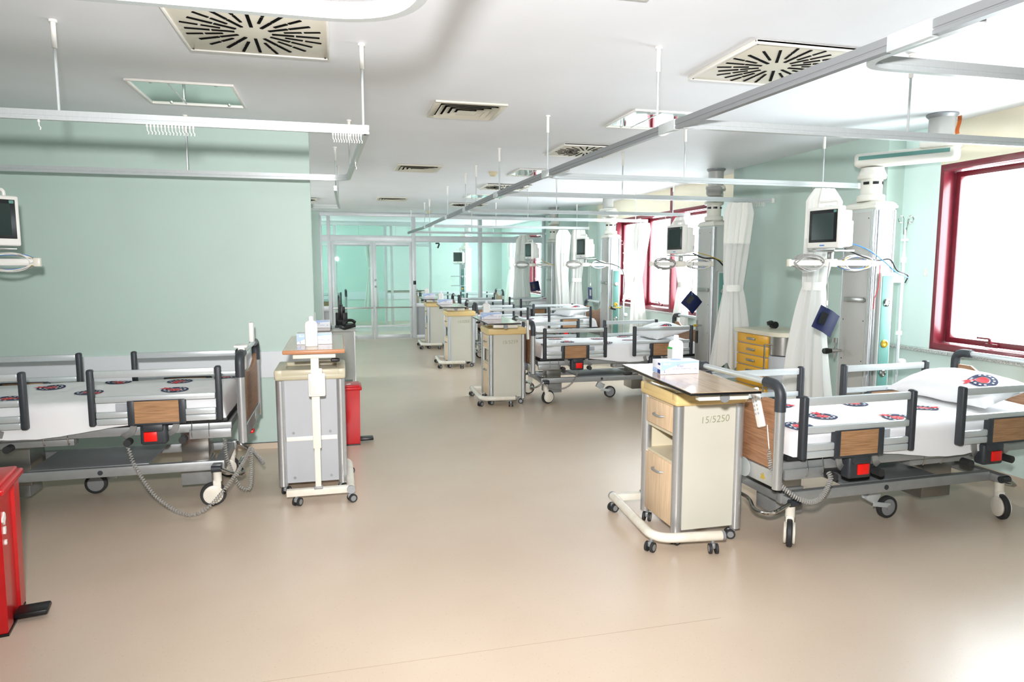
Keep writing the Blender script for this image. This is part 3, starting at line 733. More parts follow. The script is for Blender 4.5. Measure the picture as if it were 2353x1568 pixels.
for lab, loc, rz in (('white pillow with emblem on the second right bed, beside the service column', (3.76, 7.56, .755), 0), ('white pillow on the third right bed', (3.82, 10.95, .785), 3), ('white pillow on the farthest right bed', (3.98, 13.22, .81), -2)):
    c = pl.copy(); COL.objects.link(c); c.location = loc; c.rotation_euler = (0, R(-13), R(rz)); c['label'] = lab

# ------------------------------------------------------------------ bedside cabinets
def small_caster(parent, x, y, z=.055, a=0, name='caster'):
    m = MB(); q = Matrix.Rotation(R(a), 3, 'Z')
    def T(v): return Vector((x, y, 0)) + q @ Vector(v)
    m.cyl(T((0, 0, z)), T((0, 0, z+.02)), .010, n=10); m.box(T((.005, 0, z-.008)), (.045, .020, .03), .007, q)
    o = m.build(name, 'hub', parent)
    for s in (-1, 1):
        c0 = T((.012, s*.010, .028)); c1 = T((.012, s*.024, .028)); w = MB(); w.cyl(c0, c1, .028, n=20); wo = w.build('wheel', 'rubber', o)
    d = MB()
    for s in (-1, 1): d.cyl(T((.012, s*.0235, .028)), T((.012, s*.0255, .028)), .018, n=16)
    d.each('wheel_hub', 'hub', o)
def make_cabinet(lab, top='yellowtop', side='panel', front=True):
    t = thing('bedside_cabinet', lab, 'bedside cabinet', (0, 0, 0), 0, 'cream bedside cabinets on wheels')
    hx, hy = .205, .215; z0, z1 = .085, .79
    c = MB()      # carcass panels
    c.b2(-hx+.012, hx-.01, -hy+.008, -hy+.024, z0, z1); c.b2(-hx+.012, hx-.01, hy-.024, hy-.008, z0, z1); c.b2(hx-.024, hx-.008, -hy+.02, hy-.02, z0, z1)
    body = c.each('side_panel', side, t)
    c = MB()
    for z in (z0+.008, .455, .615, z1-.01): c.b2(-hx+.015, hx-.02, -hy+.022, hy-.022, z-.008, z+.008)
    c.b2(-hx+.04, hx-.024, -hy+.024, -hy+.03, .46, .61); c.b2(-hx+.04, hx-.024, hy-.03, hy-.024, .46, .61); c.b2(hx-.03, hx-.024, -hy+.03, hy-.03, .46, .61)
    c.each('shelf', 'niche', t)
    for sx in (-1, 1):
        for sy in (-1, 1):
            MB().cyl((sx*(hx-.020), sy*(hy-.020), .066), (sx*(hx-.020), sy*(hy-.020), z1), .030, n=24).build('corner_post', 'alu', t)
    d = MB().b2(-hx+.002, -hx+.018, -hy+.045, hy-.045, .63, .775, .003).build('drawer', 'maple', t)
    MB().tube(spline([(-hx+.004, -.055, .70), (-hx-.018, -.04, .70), (-hx-.022, 0, .70), (-hx-.018, .04, .70), (-hx+.004, .055, .70)], 5), .006, 8).build('handle', 'hub', d)
    d = MB().b2(-hx+.002, -hx+.018, -hy+.045, hy-.045, .095, .45, .003).build('door', 'maple', t)
    MB().tube(spline([(-hx+.004, -.055, .375), (-hx-.018, -.04, .375), (-hx-.022, 0, .375), (-hx-.018, .04, .375), (-hx+.004, .055, .375)], 5), .006, 8).build('handle', 'hub', d)
    # moulded tray top
    m = MB(); m.box((0, 0, .815), (2*hx+.03, 2*hy+.03, .05), .018, seg=3)
    for a, b, cc, dd in ((-hx-.015, hx+.015, -hy-.015, -hy+.045), (-hx-.015, hx+.015, hy-.045, hy+.015), (-hx-.015, -hx+.045, -hy, hy), (hx-.045, hx+.015, -hy, hy)): m.b2(a, b, cc, dd, .81, .865, .012)
    m.build('tray_top', top, t)
    for sx, sy, a in ((-1, -1, 200), (1, -1, 160), (-1, 1, 230), (1, 1, 120)): small_caster(t, sx*(hx-.03), sy*(hy-.03), .05, a)
    return t
def number(cab, s):
    o = text('handwritten_number', s, .055, Matrix.Translation((.03, -.2085, .705)) @ Matrix.Rotation(R(-2), 4, 'Y') @ FACE_NY, 'pencil', cab, .1)
    return o
cab1 = make_cabinet('bedside cabinet with 15/5250 handwritten on its side, nearest the camera'); 
cab2 = dup(cab1, (1.805, 7.57, 0), 0, 'bedside cabinet at the foot of the second right bed, yellow top')
cab3 = dup(cab1, (1.80, 10.5, 0), 0, 'bedside cabinet at the foot of the third right bed, handwriting near its top')
cab4 = dup(cab1, (1.80, 13.0, 0), 0, 'bedside cabinet farthest away, beside the glass partition door')
cab1.location = (1.97, 3.535, 0)
number(cab1, '15/5250'); number(cab2, '15/5259'); number(cab3, '15/5253')
cabL = make_cabinet('bedside cabinet on the left seen from its grey back, beige top', 'beigetop', 'gpanel'); cabL.location = (-.205, 4.93, 0); cabL.rotation_euler = (0, 0, R(-90))
m = MB(); m.b2(.1985, .204, -.165, .165, .375, .405, .001); m.build('back_strip', 'white', cabL)
m = MB()
for y in (-.12, .12):
    for z in (.12, .43): m.cyl((.197, y, z), (.202, y, z), .009, n=12)
m.each('screw', 'hub', cabL)

# ------------------------------------------------------------------ overbed tables
def make_table(lab, z, y0, y1, brown=False, xl=-.21):
    t = thing('overbed_table', lab, 'overbed table', (0, 0, 0), 0, 'overbed tables on castored frames')
    m = MB(); m.b2(-.2, .22, -.02, .02, .07, .115, .004)
    m.tube(fillet([(.205, -.02, .093), (.205, .68, .093), (-.17, .70, .093)], .12, 10), .026, 16)
    m.build('base_frame', 'worn', t)
    MB().cyl((.205, -.035, .093), (.205, -.018, .093), .027, n=18).cyl((-.185, .70, .093), (-.17, .70, .093), .0265, n=18).each('end_plug', 'hub', t)
    MB().b2(-.018, .018, -.012, .012, .11, z-.04, .002).build('inner_column', 'cream_metal', t)
    MB().b2(-.025, .025, -.019, .019, .38, z-.05, .003).build('column', 'cream_metal', t)
    MB().b2(-.028, .028, -.022, .022, .108, .125, .003).build('column_foot', 'hub', t)
    MB().b2(-.13, .13, y0+.06, y0+.10, z-.05, z-.018, .003).b2(-.13, .13, y1-.12, y1-.08, z-.05, z-.018, .003).b2(-.02, .02, min(y0+.1, -.02), y1-.1, z-.05, z-.02, .003).build('top_support', 'cream_metal', t)
    MB().cyl((0, y1-.079, z-.036), (0, y1-.068, z-.036), .024, n=18).build('support_cap', 'hub', t)
    if brown:
        MB().b2(-.188, .188, y0, y1, z-.016, z+.010, .007).build('tabletop_edge', 'tedge', t); MB().b2(-.182, .182, y0+.006, y1-.006, z+.0095, z+.0115).build('tabletop', 'ttop', t)
    else:
        MB().b2(xl, .21, y0, y1, z-.008, z+.004, .002).build('tabletop_edge', 'black', t); MB().b2(xl+.003, .207, y0+.003, y1-.003, z+.0035, z+.0065).build('tabletop', 'ttop', t)
    MB().cyl((.02, 0, z-.07), (.10, 0, z-.07), .004, n=8).build('adjusting_lever', 'chrome', t)
    MB().lathe((.10, 0, z-.07), [(.006, 0), (.012, .006), (.013, .04), (.010, .055), (0, .057)], 14, 'x').build('lever_grip', 'black', t)
    for x, y, a in ((-.14, 0, 60), (.2, -.0, 20), (.2, .62, 40), (-.12, .70, 80)): small_caster(t, x, y, .052, a)
    return t
tabL = make_table('overbed table with thick brown edge on the left, behind it the red bin', 1.02, -.10, .82, True); tabL.location = (-.165, 4.50, 0)
tabL.rotation_euler = (0, 0, R(.3))
# holder box clipped on the column
hb = thing('wall_holder_box', 'white plastic holder box fixed to the column of the left overbed table', 'holder', (-.155, 4.472, .73))
MB().box((0, -.012, .07), (.105, .022, .15), .008).build('box_back', 'white', hb)
MB().box((0, -.028, .066), (.085, .014, .115), .006).build('box_front', 'cream_metal', hb)
MB().b2(-.035, .035, -.012, -.004, .14, .175, .006).build('hanger_tab', 'white', hb)
tab1 = make_table('overbed table with thin black edge over the nearest right cabinet', .955, .12, 1.08, False, -.15); tab1.location = (1.86, 3.90, 0); tab1.rotation_euler = (0, 0, R(176))
tab2 = dup(tab1, (1.72, 7.95, .0), 178, 'overbed table at the foot of the second right bed')
tab3 = dup(tab1, (1.70, 10.88, .0), 177, 'overbed table at the foot of the third right bed')
tab4 = dup(tab1, (1.70, 13.38, .0), 178, 'overbed table farthest away, before the glass partition')
tabH = make_table('overbed table half hidden behind the end of the green wall', .95, -.08, .8, False); tabH.location = (-.30, 6.60, 0)
tabB = dup(tab1, (2.15, 16.9, 0), 90, 'dark overbed table in the room beyond the glass, left of the service column')
# ------------------------------------------------------------------ bottles and glove boxes
def make_bottle(lab, loc, rz=0, label=False):
    t = thing('plastic_bottle', lab, 'bottle', loc, rz, 'white disinfectant bottles')
    m = MB(); prof = [(0, 0), (.92, 0), (1, .006), (1, .134), (.97, .147), (.85, .158), (.6, .165), (.33, .168)]
    rings = []
    for k, z in prof:
        k = max(k, .02); a, b = .040*k, .026*k; pts = []
        for i in range(28):
            an = 2*math.pi*i/28; c, s = math.cos(an), math.sin(an); e = .45 if k > .5 else .8
            pts.append((a*math.copysign(abs(c)**e, c), b*math.copysign(abs(s)**e, s), z))
        rings.append(m.ring(pts))
    m.skin(rings).build('bottle_body', 'white', t)
    MB().lathe((0, 0, .166), [(.0135, 0), (.0145, .002), (.0145, .026), (.012, .029), (0, .029)], 20).build('cap', 'carton', t)
    if label:
        MB().b2(-.043, -.0405, -.02, .02, .02, .117).build('label', 'glabel', t); MB().b2(-.0435, -.041, -.02, .02, .118, .128).build('label_stripe', 'green_l', t)
    return t
def make_gloves(lab, loc, rz=0):
    t = thing('glove_box', lab, 'glove box', loc, rz, 'cardboard glove boxes on the tables')
    w, d, h = .225, .115, .072
    MB().b2(-w/2, w/2, -d/2, d/2, 0, h, .002).build('carton', 'carton', t)
    # light blue swoosh on the front
    m = MB(); y = -d/2-.0006
    pts = [(-w/2+.002, h-.002)] + [(-w/2+.002+(w-.004)*k/10, h-.002-.000) for k in range(1, 11)] + [(w/2-.002, h-.012)] + [(w/2-.002-(w-.004)*k/12, h-.012-.045*(k/12)**2.2) for k in range(1, 13)]
    m.prism([(a, y, b) for a, b in pts], (0, .0005, 0)).build('front_print', 'print_b', t)
    m = MB(); x = -w/2-.0006
    m.prism([(x, d/2-.004, .004), (x, -d/2+.004, .004), (x, -d/2+.004, .022), (x, 0, .030), (x, d/2-.004, .03)], (.0005, 0, 0)).build('side_print', 'print_b', t)
    MB().b2(-w/2-.0012, -w/2-.0005, -d/2+.003, -.018, .003, .026).b2(-w/2-.0012, -w/2-.0005, -d/2+.004, -d/2+.036, .05, .062).each('printed_block', 'print_n', t)
    text('printed_brand', 'Beybi', .02, Matrix.Translation((-w/2+.035, y-.0006, h-.015)) @ FACE_NY, 'carton', t, .3)
    text('printed_name', 'Vinyl', .019, Matrix.Translation((0.0, y-.0006, .044)) @ FACE_NY, 'print_n', t, .2)
    text('printed_size', 'L', .022, Matrix.Translation((-w/2+.024, y-.0006, .016)) @ FACE_NY, 'print_n', t)
    text('printed_size', 'L', .010, Matrix.Translation((-w/2-.0012, -.045, .036)) @ FACE_NX, 'print_n', t)
    text('printed_line', 'Non Powdered Examination Gloves', .0072, Matrix.Translation((.01, y-.0006, .029)) @ FACE_NY, 'print_n', t)
    text('printed_mark', 'CE', .012, Matrix.Translation((w/2-.022, y-.0006, .026)) @ FACE_NY, 'print_n', t)
    MB().lathe((0, 0, h+.0004), [(.0, 0), (.03, 0), (.03, .0006), (0, .0006)], 20).build('opening_flap', 'print_b', t)
    return t
Z1 = .9625
glv = make_gloves('glove box on the nearest right overbed table', (1.80, 3.42, Z1), -3)
bt = make_bottle('white bottle with green-striped label behind the nearest glove box', (1.865, 3.545, Z1), 12, True)
dup(glv, (1.64, 7.47, Z1), -4, 'glove box on the overbed table of the second right bed'); dup(bt, (1.62, 7.62, Z1), 0, 'white bottle behind the glove box of the second right bed')
dup(glv, (1.60, 10.62, Z1), -3, 'glove box on the overbed table of the third right bed'); dup(bt, (1.55, 10.73, Z1), 0, 'white bottle behind the glove box of the third right bed')
dup(glv, (1.65, 12.98, Z1), -3, 'glove box on the farthest overbed table'); dup(bt, (1.62, 13.12, Z1), 0, 'white bottle behind the farthest glove box')
dup(glv, (-.17, 4.76, 1.0325), 0, 'glove box on the left overbed table, behind a bottle')
btL = make_bottle('white bottle in front of the glove box on the left overbed table', (-.185, 4.60, 1.0325), 0)
dup(glv, (-.21, 6.86, .9575), 0, 'glove box behind the end of the green wall'); dup(btL, (-.265, 6.76, .9575), 0, 'white bottle just behind the end of the green wall')

# ------------------------------------------------------------------ ceiling service towers
def make_tower(lab, rz=0):
    t = thing('service_column', lab, 'ceiling service column', (0, 0, 0), 0, 'ceiling-hung medical service columns')
    w, d, z0, z1 = .195, .33, .22, 2.0
    MB().b2(.012, w, .012, d, z0, z1, .006).build('housing', 'towerw', t)
    MB().b2(.006, .013, .05, d-.02, z0+.02, z1-.03, .002).build('side_panel', 'tower', t)
    s = MB()
    for z in (z0+.1, .8, 1.12, 1.62, z1-.08):
        for y in (.07, d-.04): s.cyl((.006, y, z), (.004, y, z), .005, n=8)
    s.each('screw', 'dark', t)
    for x, y in ((.02, .02), (w-.008, .02), (.02, d-.008)): MB().cyl((x, y, z0), (x, y, z1-.02), .018, n=12).build('corner_profile', 'alu', t)
    MB().b2(.038, .05, .001, .02, z0, z1-.02, .002).build('corner_profile', 'alu', t)
    m = MB(); m.box((w/2+.005, d/2+.005, z1+.006), (w+.02, d+.02, .022), .01, seg=3)
    rr = [(1, .015), (.98, .03), (.85, .045), (.6, .055), (.25, .06)]
    m.skin([m.ring([(w/2+a*(w/2)*k, d/2+b*(d/2)*k, z1+h) for a, b in ((-1, -1), (0, -1.0), (1, -1), (1, 0), (1, 1), (0, 1), (-1, 1), (-1, 0))]) for k, h in rr])
    m.build('top_cap', 'cap', t)
    g = MB(); g.b2(.062, w-.012, -.028, .012, z0+.05, 1.50, .012); gb = g.build('outlet_strip', 'towerw', t)
    MB().b2(.075, w-.026, -.0315, -.027, z0+.08, 1.475, .002).build('teal_plate', 'teal', gb)
    for k, z in enumerate((1.27, .95, .72)):
        MB().lathe((w/2+.025, -.031, z), [(0, 0), (.032, 0), (.032, -.006), (.02, -.012), (.018, -.006), (.008, -.006), (0, -.004)], 24, 'y').build('gas_outlet', 'brass' if k == 1 else 'chrome', gb)
    MB().b2(-.012, .0, .06, d-.05, 1.265, 1.305, .004).cyl((-.006, .05, 1.285), (-.006, .06, 1.285), .012, n=12).build('accessory_rail', 'steel', t)
    # neck
    cx, cy = w/2, d/2
    MB().lathe((cx, cy, z1+.055), [(.095, 0), (.102, .008), (.102, .04), (.095, .05), (.078, .05), (.078, .17), (.10, .175), (.105, .20), (.085, .245), (.082, .26)], 32).build('neck', 'cap', t)
    n = MB()
    for a in (200, 250, 310): n.box((cx+.079*math.cos(R(a)), cy+.079*math.sin(R(a)), z1+.195), (.008, .045, .022), .002, Matrix.Rotation(R(a), 3, 'Z'))
    n.each('neck_slot', 'black', t)
    return t
def arm(t, mx, my, m='cap', stripe=True):
    a = Vector((.0975, .165, 0)); b = Vector((mx, my, 0)); d = (b-a); L = d.length; q = Matrix.Rotation(math.atan2(d.y, d.x), 3, 'Z'); c = (a+b)/2; z = 2.375
    o = MB().box((c.x, c.y, z), (L+.24, .17, .105), .03, q, 4).build('swing_arm', m, t)
    if stripe:
        MB().box(Vector((c.x, c.y, z))+q @ Vector((0, -.0865, .012)), (L+.16, .003, .028), 0, q).box(Vector((c.x, c.y, z))+q @ Vector((0, .0865, .012)), (L+.16, .003, .028), 0, q).build('teal_stripe', 'teal', o)
    MB().cyl((b.x, b.y, z+.05), (b.x, b.y, CZ-.002), .085, n=32).build('ceiling_pipe', 'tower', t)
    MB().lathe((b.x, b.y, CZ), [(.088, -.03), (.105, -.012), (.105, -.001)], 32).build('ceiling_flange', 'hub', t)
    MB().box((b.x, b.y, z+.065), (.24, .22, .05), .02, q).build('pivot_block', 'cap', t)
def make_iv(t, x, y, z0=.35, z1=1.92):
    o = MB().cyl((x, y, z0), (x, y, z1-.25), .012, n=14).cyl((x, y, z1-.3), (x, y, z1-.08), .008, n=12).build('infusion_pole', 'bar', t)
    k = MB(); k.cyl((x, y, z1-.34), (x, y, z1-.3), .02, n=14); k.cyl((x, y, z1-.17), (x, y, z1-.155), .026, n=14); k.cyl((x, y, 1.0), (x, y, 1.03), .022, n=14)
    k.box((x+.03, y-.01, .78), (.06, .05, .05), .015); k.each('clamp_collar', 'white', o)
    h = MB()
    for s in (-1, 1):
        pts = [(x+s*.012, y, z1-.12), (x+s*.018, y, z1-.03)] + [(x+s*(.045+.027*math.cos(a)), y, z1-.0+.027*math.sin(a)) for a in [math.pi+.2 - i*(2*math.pi-.9)/14 for i in range(15)]]
        h.tube(pts, .0028, 6)
    h.tube([(x, y, z1-.1), (x, y-.03, z1-.02)] + [(x, y-.055+.025*math.cos(a), z1+.0+.025*math.sin(a)) for a in [-i*5.2/12 for i in range(13)]], .0028, 6)
    h.each('bag_hook', 'chrome', o)
    MB().b2(.185, x-.01, y-.02, y+.02, 1.42, 1.50, .004).build('pole_bracket', 'towerw', o)
    return o
TW = [(3.985, 4.45), (3.99, 6.80), (4.11, 10.1), (3.90, 12.4)]
tw1 = make_tower('service column nearest the camera, long striped arm above it, beside the big window')
proto_ch = None
tw2 = dup(tw1, (TW[1][0], TW[1][1], 0), 0, 'grey service column left of the yellow drawer cart')
tw3 = dup(tw1, (TW[2][0], TW[2][1], 0), 0, 'pale service column standing before the far red-framed windows')
tw4 = dup(tw1, (TW[3][0], TW[3][1], 0), 0, 'service column farthest in the ward, next to the glass partition')
tw5 = dup(tw1, (3.15, 18.3, 0), -40, 'white service column in the room beyond the glass partition')
tw1.location = (TW[0][0], TW[0][1], 0)
arm(tw1, .34, -.22); arm(tw2, .25, .40, 'tower', False); arm(tw3, .1, .3); arm(tw4, .1, .2); arm(tw5, .1, .3)
for t, x in ((tw1, .38), (tw2, .31), (tw3, .28), (tw4, .27)): make_iv(t, x, .10 if t is tw1 else .02)
MB().cyl((.35, .08, .4), (.35, .08, 1.62), .012, n=12).build('spare_pole', 'bar', tw2)
# valve on the near tower, far side rail
v = MB(); v.cyl((-.03, .30, .86), (.01, .30, .86), .012, n=12); v.cyl((-.09, .30, .86), (-.03, .30, .86), .02, n=14); v.cyl((-.05, .30, .80), (-.05, .30, .93), .009, n=10); v.cyl((-.05, .30, .93), (-.05, .30, .965), .018, n=12)
fm = v.build('flowmeter_valve', 'chrome', tw1); MB().lathe((-.16, .30, .86), [(0, 0), (.022, .003), (.026, .03), (.018, .07), (0, .071)], 16, 'x').build('valve_knob', 'black', fm)
v = MB(); v.cyl((-.05, .2, .88), (.01, .2, .88), .011, n=12); v.cyl((-.05, .2, .82), (-.05, .2, .94), .011, n=12)
MB().cyl((-.09, .2, .88), (-.055, .2, .88), .016, n=12).build('yellow_knob', 'brass', tw2)
fm2 = v.build('flowmeter_valve', 'chrome', tw2); MB().cyl((-.05, .2, .68), (-.05, .2, .82), .016, n=12).build('valve_body', 'black', fm2)

v = MB(); v.cyl((.1, -.08, .9), (.1, -.02, .9), .014, n=12); v.cyl((.0, -.07, .9), (.19, -.07, .9), .012, n=12)
fm3 = v.build('flowmeter_valve', 'brass', tw3); MB().cyl((.02, -.1, .9), (.1, -.08, .88), .024, .018, n=12).build('valve_knob', 'black', fm3)
def make_monitor(lab):
    t = thing('patient_monitor', lab, 'patient monitor', (0, 0, 0), 0, 'patient monitors on swing arms')
    m = MB(); m.box((.03, 0, .165), (.06, .30, .31), .012, seg=3)                           # front shell, screen faces -x
    m.box((.095, 0, .155), (.10, .27, .27), .010); m.box((.14, .0, .12), (.07, .25, .19), .010)
    m.build('case', 'white', t)
    MB().b2(-.0025, .002, -.128, .128, .055, .295, .002).build('bezel', 'black', t)
    MB().b2(-.0035, -.002, -.10, .10, .075, .27).build('screen', 'screen', t)
    MB().b2(-.0038, -.0024, -.12, -.095, .272, .29).build('green_mark', 'teal', t)
    MB().tube(fillet([(.05, -.09, .31), (.05, -.09, .36), (.05, .09, .36), (.05, .09, .31)], .025, 5), .011, 8).build('carry_handle', 'white', t)
    MB().b2(-.003, -.0005, -.02, .02, .028, .036).build('maker_badge', 'bluec', t)
    v = MB()
    for i in range(3):
        for k in range(3): v.b2(.10+i*.022, .116+i*.022, -.1265, -.125, .06+k*.012, .066+k*.012)
    v.build('vent_slots', 'hub', t)
    MB().b2(-.01, .20, -.12, .12, -.014, -.001, .003).build('mounting_plate', 'steel', t)
    return t
def make_holder(lab, L=.72, blue=True):
    # horizontal arm along -x from the column with coiled leads; post carries the monitor
    t = thing('monitor_arm', lab, 'monitor arm', (0, 0, 0), 0, 'horizontal monitor arms with coiled leads')
    MB().b2(-L, -.0, -.016, .016, -.022, .022, .006).build('arm_bar', 'white', t)
    MB().b2(-L*.52-.05, -L*.52+.05, -.024, .024, -.03, .03, .008).b2(-L-.008, -L+.012, -.02, .02, -.028, .028, .006).b2(-.03, .008, -.022, .022, -.028, .028, .006).each('joint_block', 'cream_metal', t)
    MB().b2(-L*.52-.018, -L*.52+.018, -.015, .015, .028, .082, .003).build('monitor_post', 'steel', t)
    for cx, cols in ((-L*.78, ['gcable']*9), (-L*.22, ['white', 'bluec', 'white', 'gcable', 'white', 'white', 'ycable' if blue else 'gcable', 'bluec'])):
        root = None
        for i, c in enumerate(cols):
            a = .125+random.uniform(-.02, .012); b = .053+random.uniform(-.014, .012); yy = random.uniform(-.03, .03); ph = random.uniform(-.15, .15)
            pts = [(cx+a*math.cos(q)*1.0, yy+.028*math.sin(2*q+i), b*math.sin(q)+ph*a*math.cos(q)*.4) for q in [2*math.pi*k/26 for k in range(26)]]
            MB().tube(pts, .0042, 6, closed=True).build('cable_loop', c, t)
    return t
def cable(pts, r, m, lab, grp='loose cables at the service columns'):
    P = spline(pts, 8); p0 = P[0]; o = MB().tube([p-p0 for p in P], r, 7).build('cable', m); o.location = p0; return tag(o, lab, 'cable', grp)
hd = make_holder('monitor arm with white and blue coiled leads on the nearest service column')
mon = make_monitor('patient monitor on the nearest service column')
AZ = 1.575
def cuff(lab, loc, rz, rot, parentless=True):
    t = thing('blood_pressure_cuff', lab, 'blood pressure cuff', loc, rz, 'navy blood pressure cuffs')
    q = Matrix.Rotation(R(rot), 3, 'Y')
    m = MB()
    def fn(u, v):
        a = (u-.5)*.19; b = (v-.5)*.18; return q @ Vector((a, -.012+.010*math.cos(u*math.pi*2)+.01*v, b)) + Vector((0, 0, -.12))
    m.grid(fn, 10, 6); bmesh.ops.solidify(m.bm, geom=m.bm.faces[:], thickness=.012); m.build('cuff_wrap', 'blue', t)
    pr = MB()
    def f2(u, v):
        a = (-.40+u*.28)*.17; b = (-.25+v*.55)*.17; uu = a/.17+.5; return q @ Vector((a, -.0225+.010*math.cos(uu*math.pi*2)+.01*(b/.17+.5), b)) + Vector((0, 0, -.12))
    pr.grid(f2, 4, 4).build('printed_panel', 'black', t)
    MB().tube(spline([(0, 0, -.02), (.004, 0, .1), (-.004, 0, .2), (.006, 0, .32)], 6), .004, 7).build('air_hose', 'gcable', t)
    MB().tube([(0, 0, -.07), (0, 0, .0)], .003, 6).build('lower_hose', 'bluec', t)
    MB().cyl((0, 0, .0), (0, 0, .035), .008, n=10).build('connector', 'white', t)
    return t
def station(i, tw, lab_arm, lab_mon, lab_cuff, dy=0):
    x, y = tw
    if i == 0: h, m = hd, mon
    else: h = dup(hd, (0, 0, 0), 0, lab_arm); m = dup(mon, (0, 0, 0), 0, lab_mon)
    h.location = (x-.012, y-.025, AZ); h.rotation_euler = (0, 0, R(-3))
    m.location = (x-.46, y-.0, AZ+.098); m.rotation_euler = (0, 0, R(9))
for i, (la, lm) in enumerate((('', ''), ('monitor arm with grey coiled leads on the grey second service column', 'patient monitor with yellow and black cables on the second service column'),
        ('monitor arm on the third service column, before the far windows', 'patient monitor on the third service column, bright window light behind it'),
        ('monitor arm on the farthest service column', 'patient monitor on the farthest service column, beside the glass partition'))):
    station(i, TW[i], la, lm, '')
monB = dup(mon, (3.08, 18.1, 1.62), 55, 'patient monitor facing the camera in the room beyond the glass'); 
MB().b2(-.02, .2, -.2, .2, -.35, -.33, .004).b2(-.02, .2, -.2, .2, -.6, -.58, .004).b2(.14, .17, -.02, .02, -.6, -.014).build('shelf_rack', 'gpanel', monB)
monL = dup(mon, (-2.04, 4.86, 1.665), 132, 'patient monitor at the left edge, in front of the green wall')
armL = dup(hd, (-1.835, 4.95, 1.575), 6, 'monitor arm with grey coiled leads at the left edge of the picture')
cuff('navy blood pressure cuff with printed panel hanging at the nearest tied curtain', (3.52, 4.36, 1.26), 0, 28)
cuff('navy blood pressure cuff hanging in front of the second service column', (3.70, 6.70, 1.28), 0, 42)
cuff('navy blood pressure cuff hanging edge-on at the third service column', (3.80, 10.06, 1.25), 50, 4)
cuff('navy blood pressure cuff hanging at the farthest service column', (3.55, 12.3, 1.30), 10, -12)
cable([(3.70, 4.42, 1.68), (3.86, 4.40, 1.62), (4.0, 4.41, 1.595), (4.1, 4.40, 1.60), (4.16, 4.39, 1.52), (4.28, 4.41, 1.48), (4.27, 4.42, 1.42)], .006, 'black', 'black power cable from the nearest monitor across the column')
cable([(3.70, 4.40, 1.73), (3.86, 4.38, 1.68), (4.02, 4.38, 1.59), (4.15, 4.38, 1.50), (4.28, 4.4, 1.46)], .004, 'bluec', 'light blue hose from the nearest monitor to the column')
cable([(3.74, 6.78, 1.69), (3.86, 6.76, 1.64), (4.0, 6.74, 1.63), (4.12, 6.75, 1.54), (4.24, 6.77, 1.49)], .008, 'black', 'thick black cable at the second service column')
cable([(3.74, 6.76, 1.71), (3.9, 6.70, 1.66), (4.06, 6.70, 1.60), (4.22, 6.72, 1.54), (4.25, 6.74, 1.42), (4.23, 6.76, 1.28), (4.25, 6.76, 1.1)], .004, 'ycable', 'yellow hose hanging at the second service column')
cable([(3.86, 10.05, 1.66), (4.0, 10.03, 1.60), (4.15, 10.03, 1.58), (4.32, 10.05, 1.5), (4.37, 10.06, 1.3), (4.36, 10.06, 1.1)], .006, 'black', 'black cable at the third service column')
cable([(3.66, 12.36, 1.69), (3.8, 12.34, 1.6), (4.0, 12.34, 1.56), (4.12, 12.36, 1.48)], .005, 'ycable', 'yellow hose at the farthest service column')
cable([(4.02, 4.41, 1.56), (4.015, 4.41, 1.4), (3.995, 4.42, 1.3), (4.0, 4.43, 1.22)], .003, 'redprint', 'thin red lead hanging down the corner of the nearest column')

rail([(.3, 17.4), (1.6, 17.4)], [(.5, 17.4), (1.4, 17.4)], 'curtain rail in the room seen through the glass doors')
rail([(3.6, 17.0), (4.6, 17.0)], [(3.8, 17.0)], 'curtain rail by the window of the room beyond the glass')
# ------------------------------------------------------------------ tied curtains
def make_curtain(lab, loc, top=.13, tie=.05, bot=.19, zt=2.205, ztie=1.33, zb=.5, seed=0, skew=0, flat=.6, band=True):
    t = thing('tied_curtain', lab, 'curtain', loc, 0, 'white privacy curtains tied into bundles'); m = MB()
    nf = 9
    rnd = random.Random(seed); ph = [rnd.uniform(0, 6.28) for _ in range(4)]
    def fn(u, v, zlo, zhi):
        z = zhi+(zlo-zhi)*v
        if z > ztie: k = (z-ztie)/(zt-ztie); r = tie+(top-tie)*(k**.7)
        else: k = (ztie-z)/(ztie-zb); r = tie+(bot-tie)*(k**.75)
        if z > zt-.10: r *= .55+.45*(zt-z)/.10 if seed % 2 else .8+.2*(zt-z)/.1
        a = 2*math.pi*u
        fold = 1+.20*math.sin(nf*a+ph[0]+z*.6)+.10*math.sin((nf*2-3)*a+ph[1]-z*1.3)+.1*math.sin(3*a+ph[2]+z*2)
        x = r*fold*math.cos(a)+skew*(zt-z)*(1 if z < zt else 0)+.02*math.sin(z*3+ph[3]); y = r*flat*fold*math.sin(a)
        zz = z + (.03*math.sin(5*a+ph[3])+.02*math.sin(11*a) if v > .999 and zlo == zb else 0)
        return Vector((x, y, zz))
    zn = zt-.42
    m.grid(lambda u, v: fn(u, v, zb, zn), 96, 30, closeu=True).build('curtain_fabric', 'curtain', t, ang=80)
    MB().grid(lambda u, v: fn(u, v, zn, zt), 96, 12, closeu=True).build('net_header', 'net', t, ang=80)
    if band:
        b = MB(); P = []
        for i in range(24):
            a = 2*math.pi*i/24; P.append(Vector((tie*1.22*math.cos(a)+skew*(zt-ztie)+.02*math.sin(ztie*3+ph[3]), tie*flat*1.3*math.sin(a), ztie)))
        b.sweep(P, [(-.002, -.035), (.002, -.035), (.002, .035), (-.002, .035)], closed=True, up=(0, 0, 1)).build('tie_band', 'net', t)
    h = MB()
    for i in range(9): x = (i-4)*top*.16; h.tube([(x, 0, zt-.01), (x+.003, 0, zt+.008), (x, 0, zt+.016)], .002, 5)
    h.each('curtain_hook', 'white', t)
    return t
make_curtain('tied white curtain nearest the camera, hanging beside the first service column', (4.00, 5.08, 0), .145, .085, .20, ztie=1.38, zb=.25, seed=1, skew=-.03)
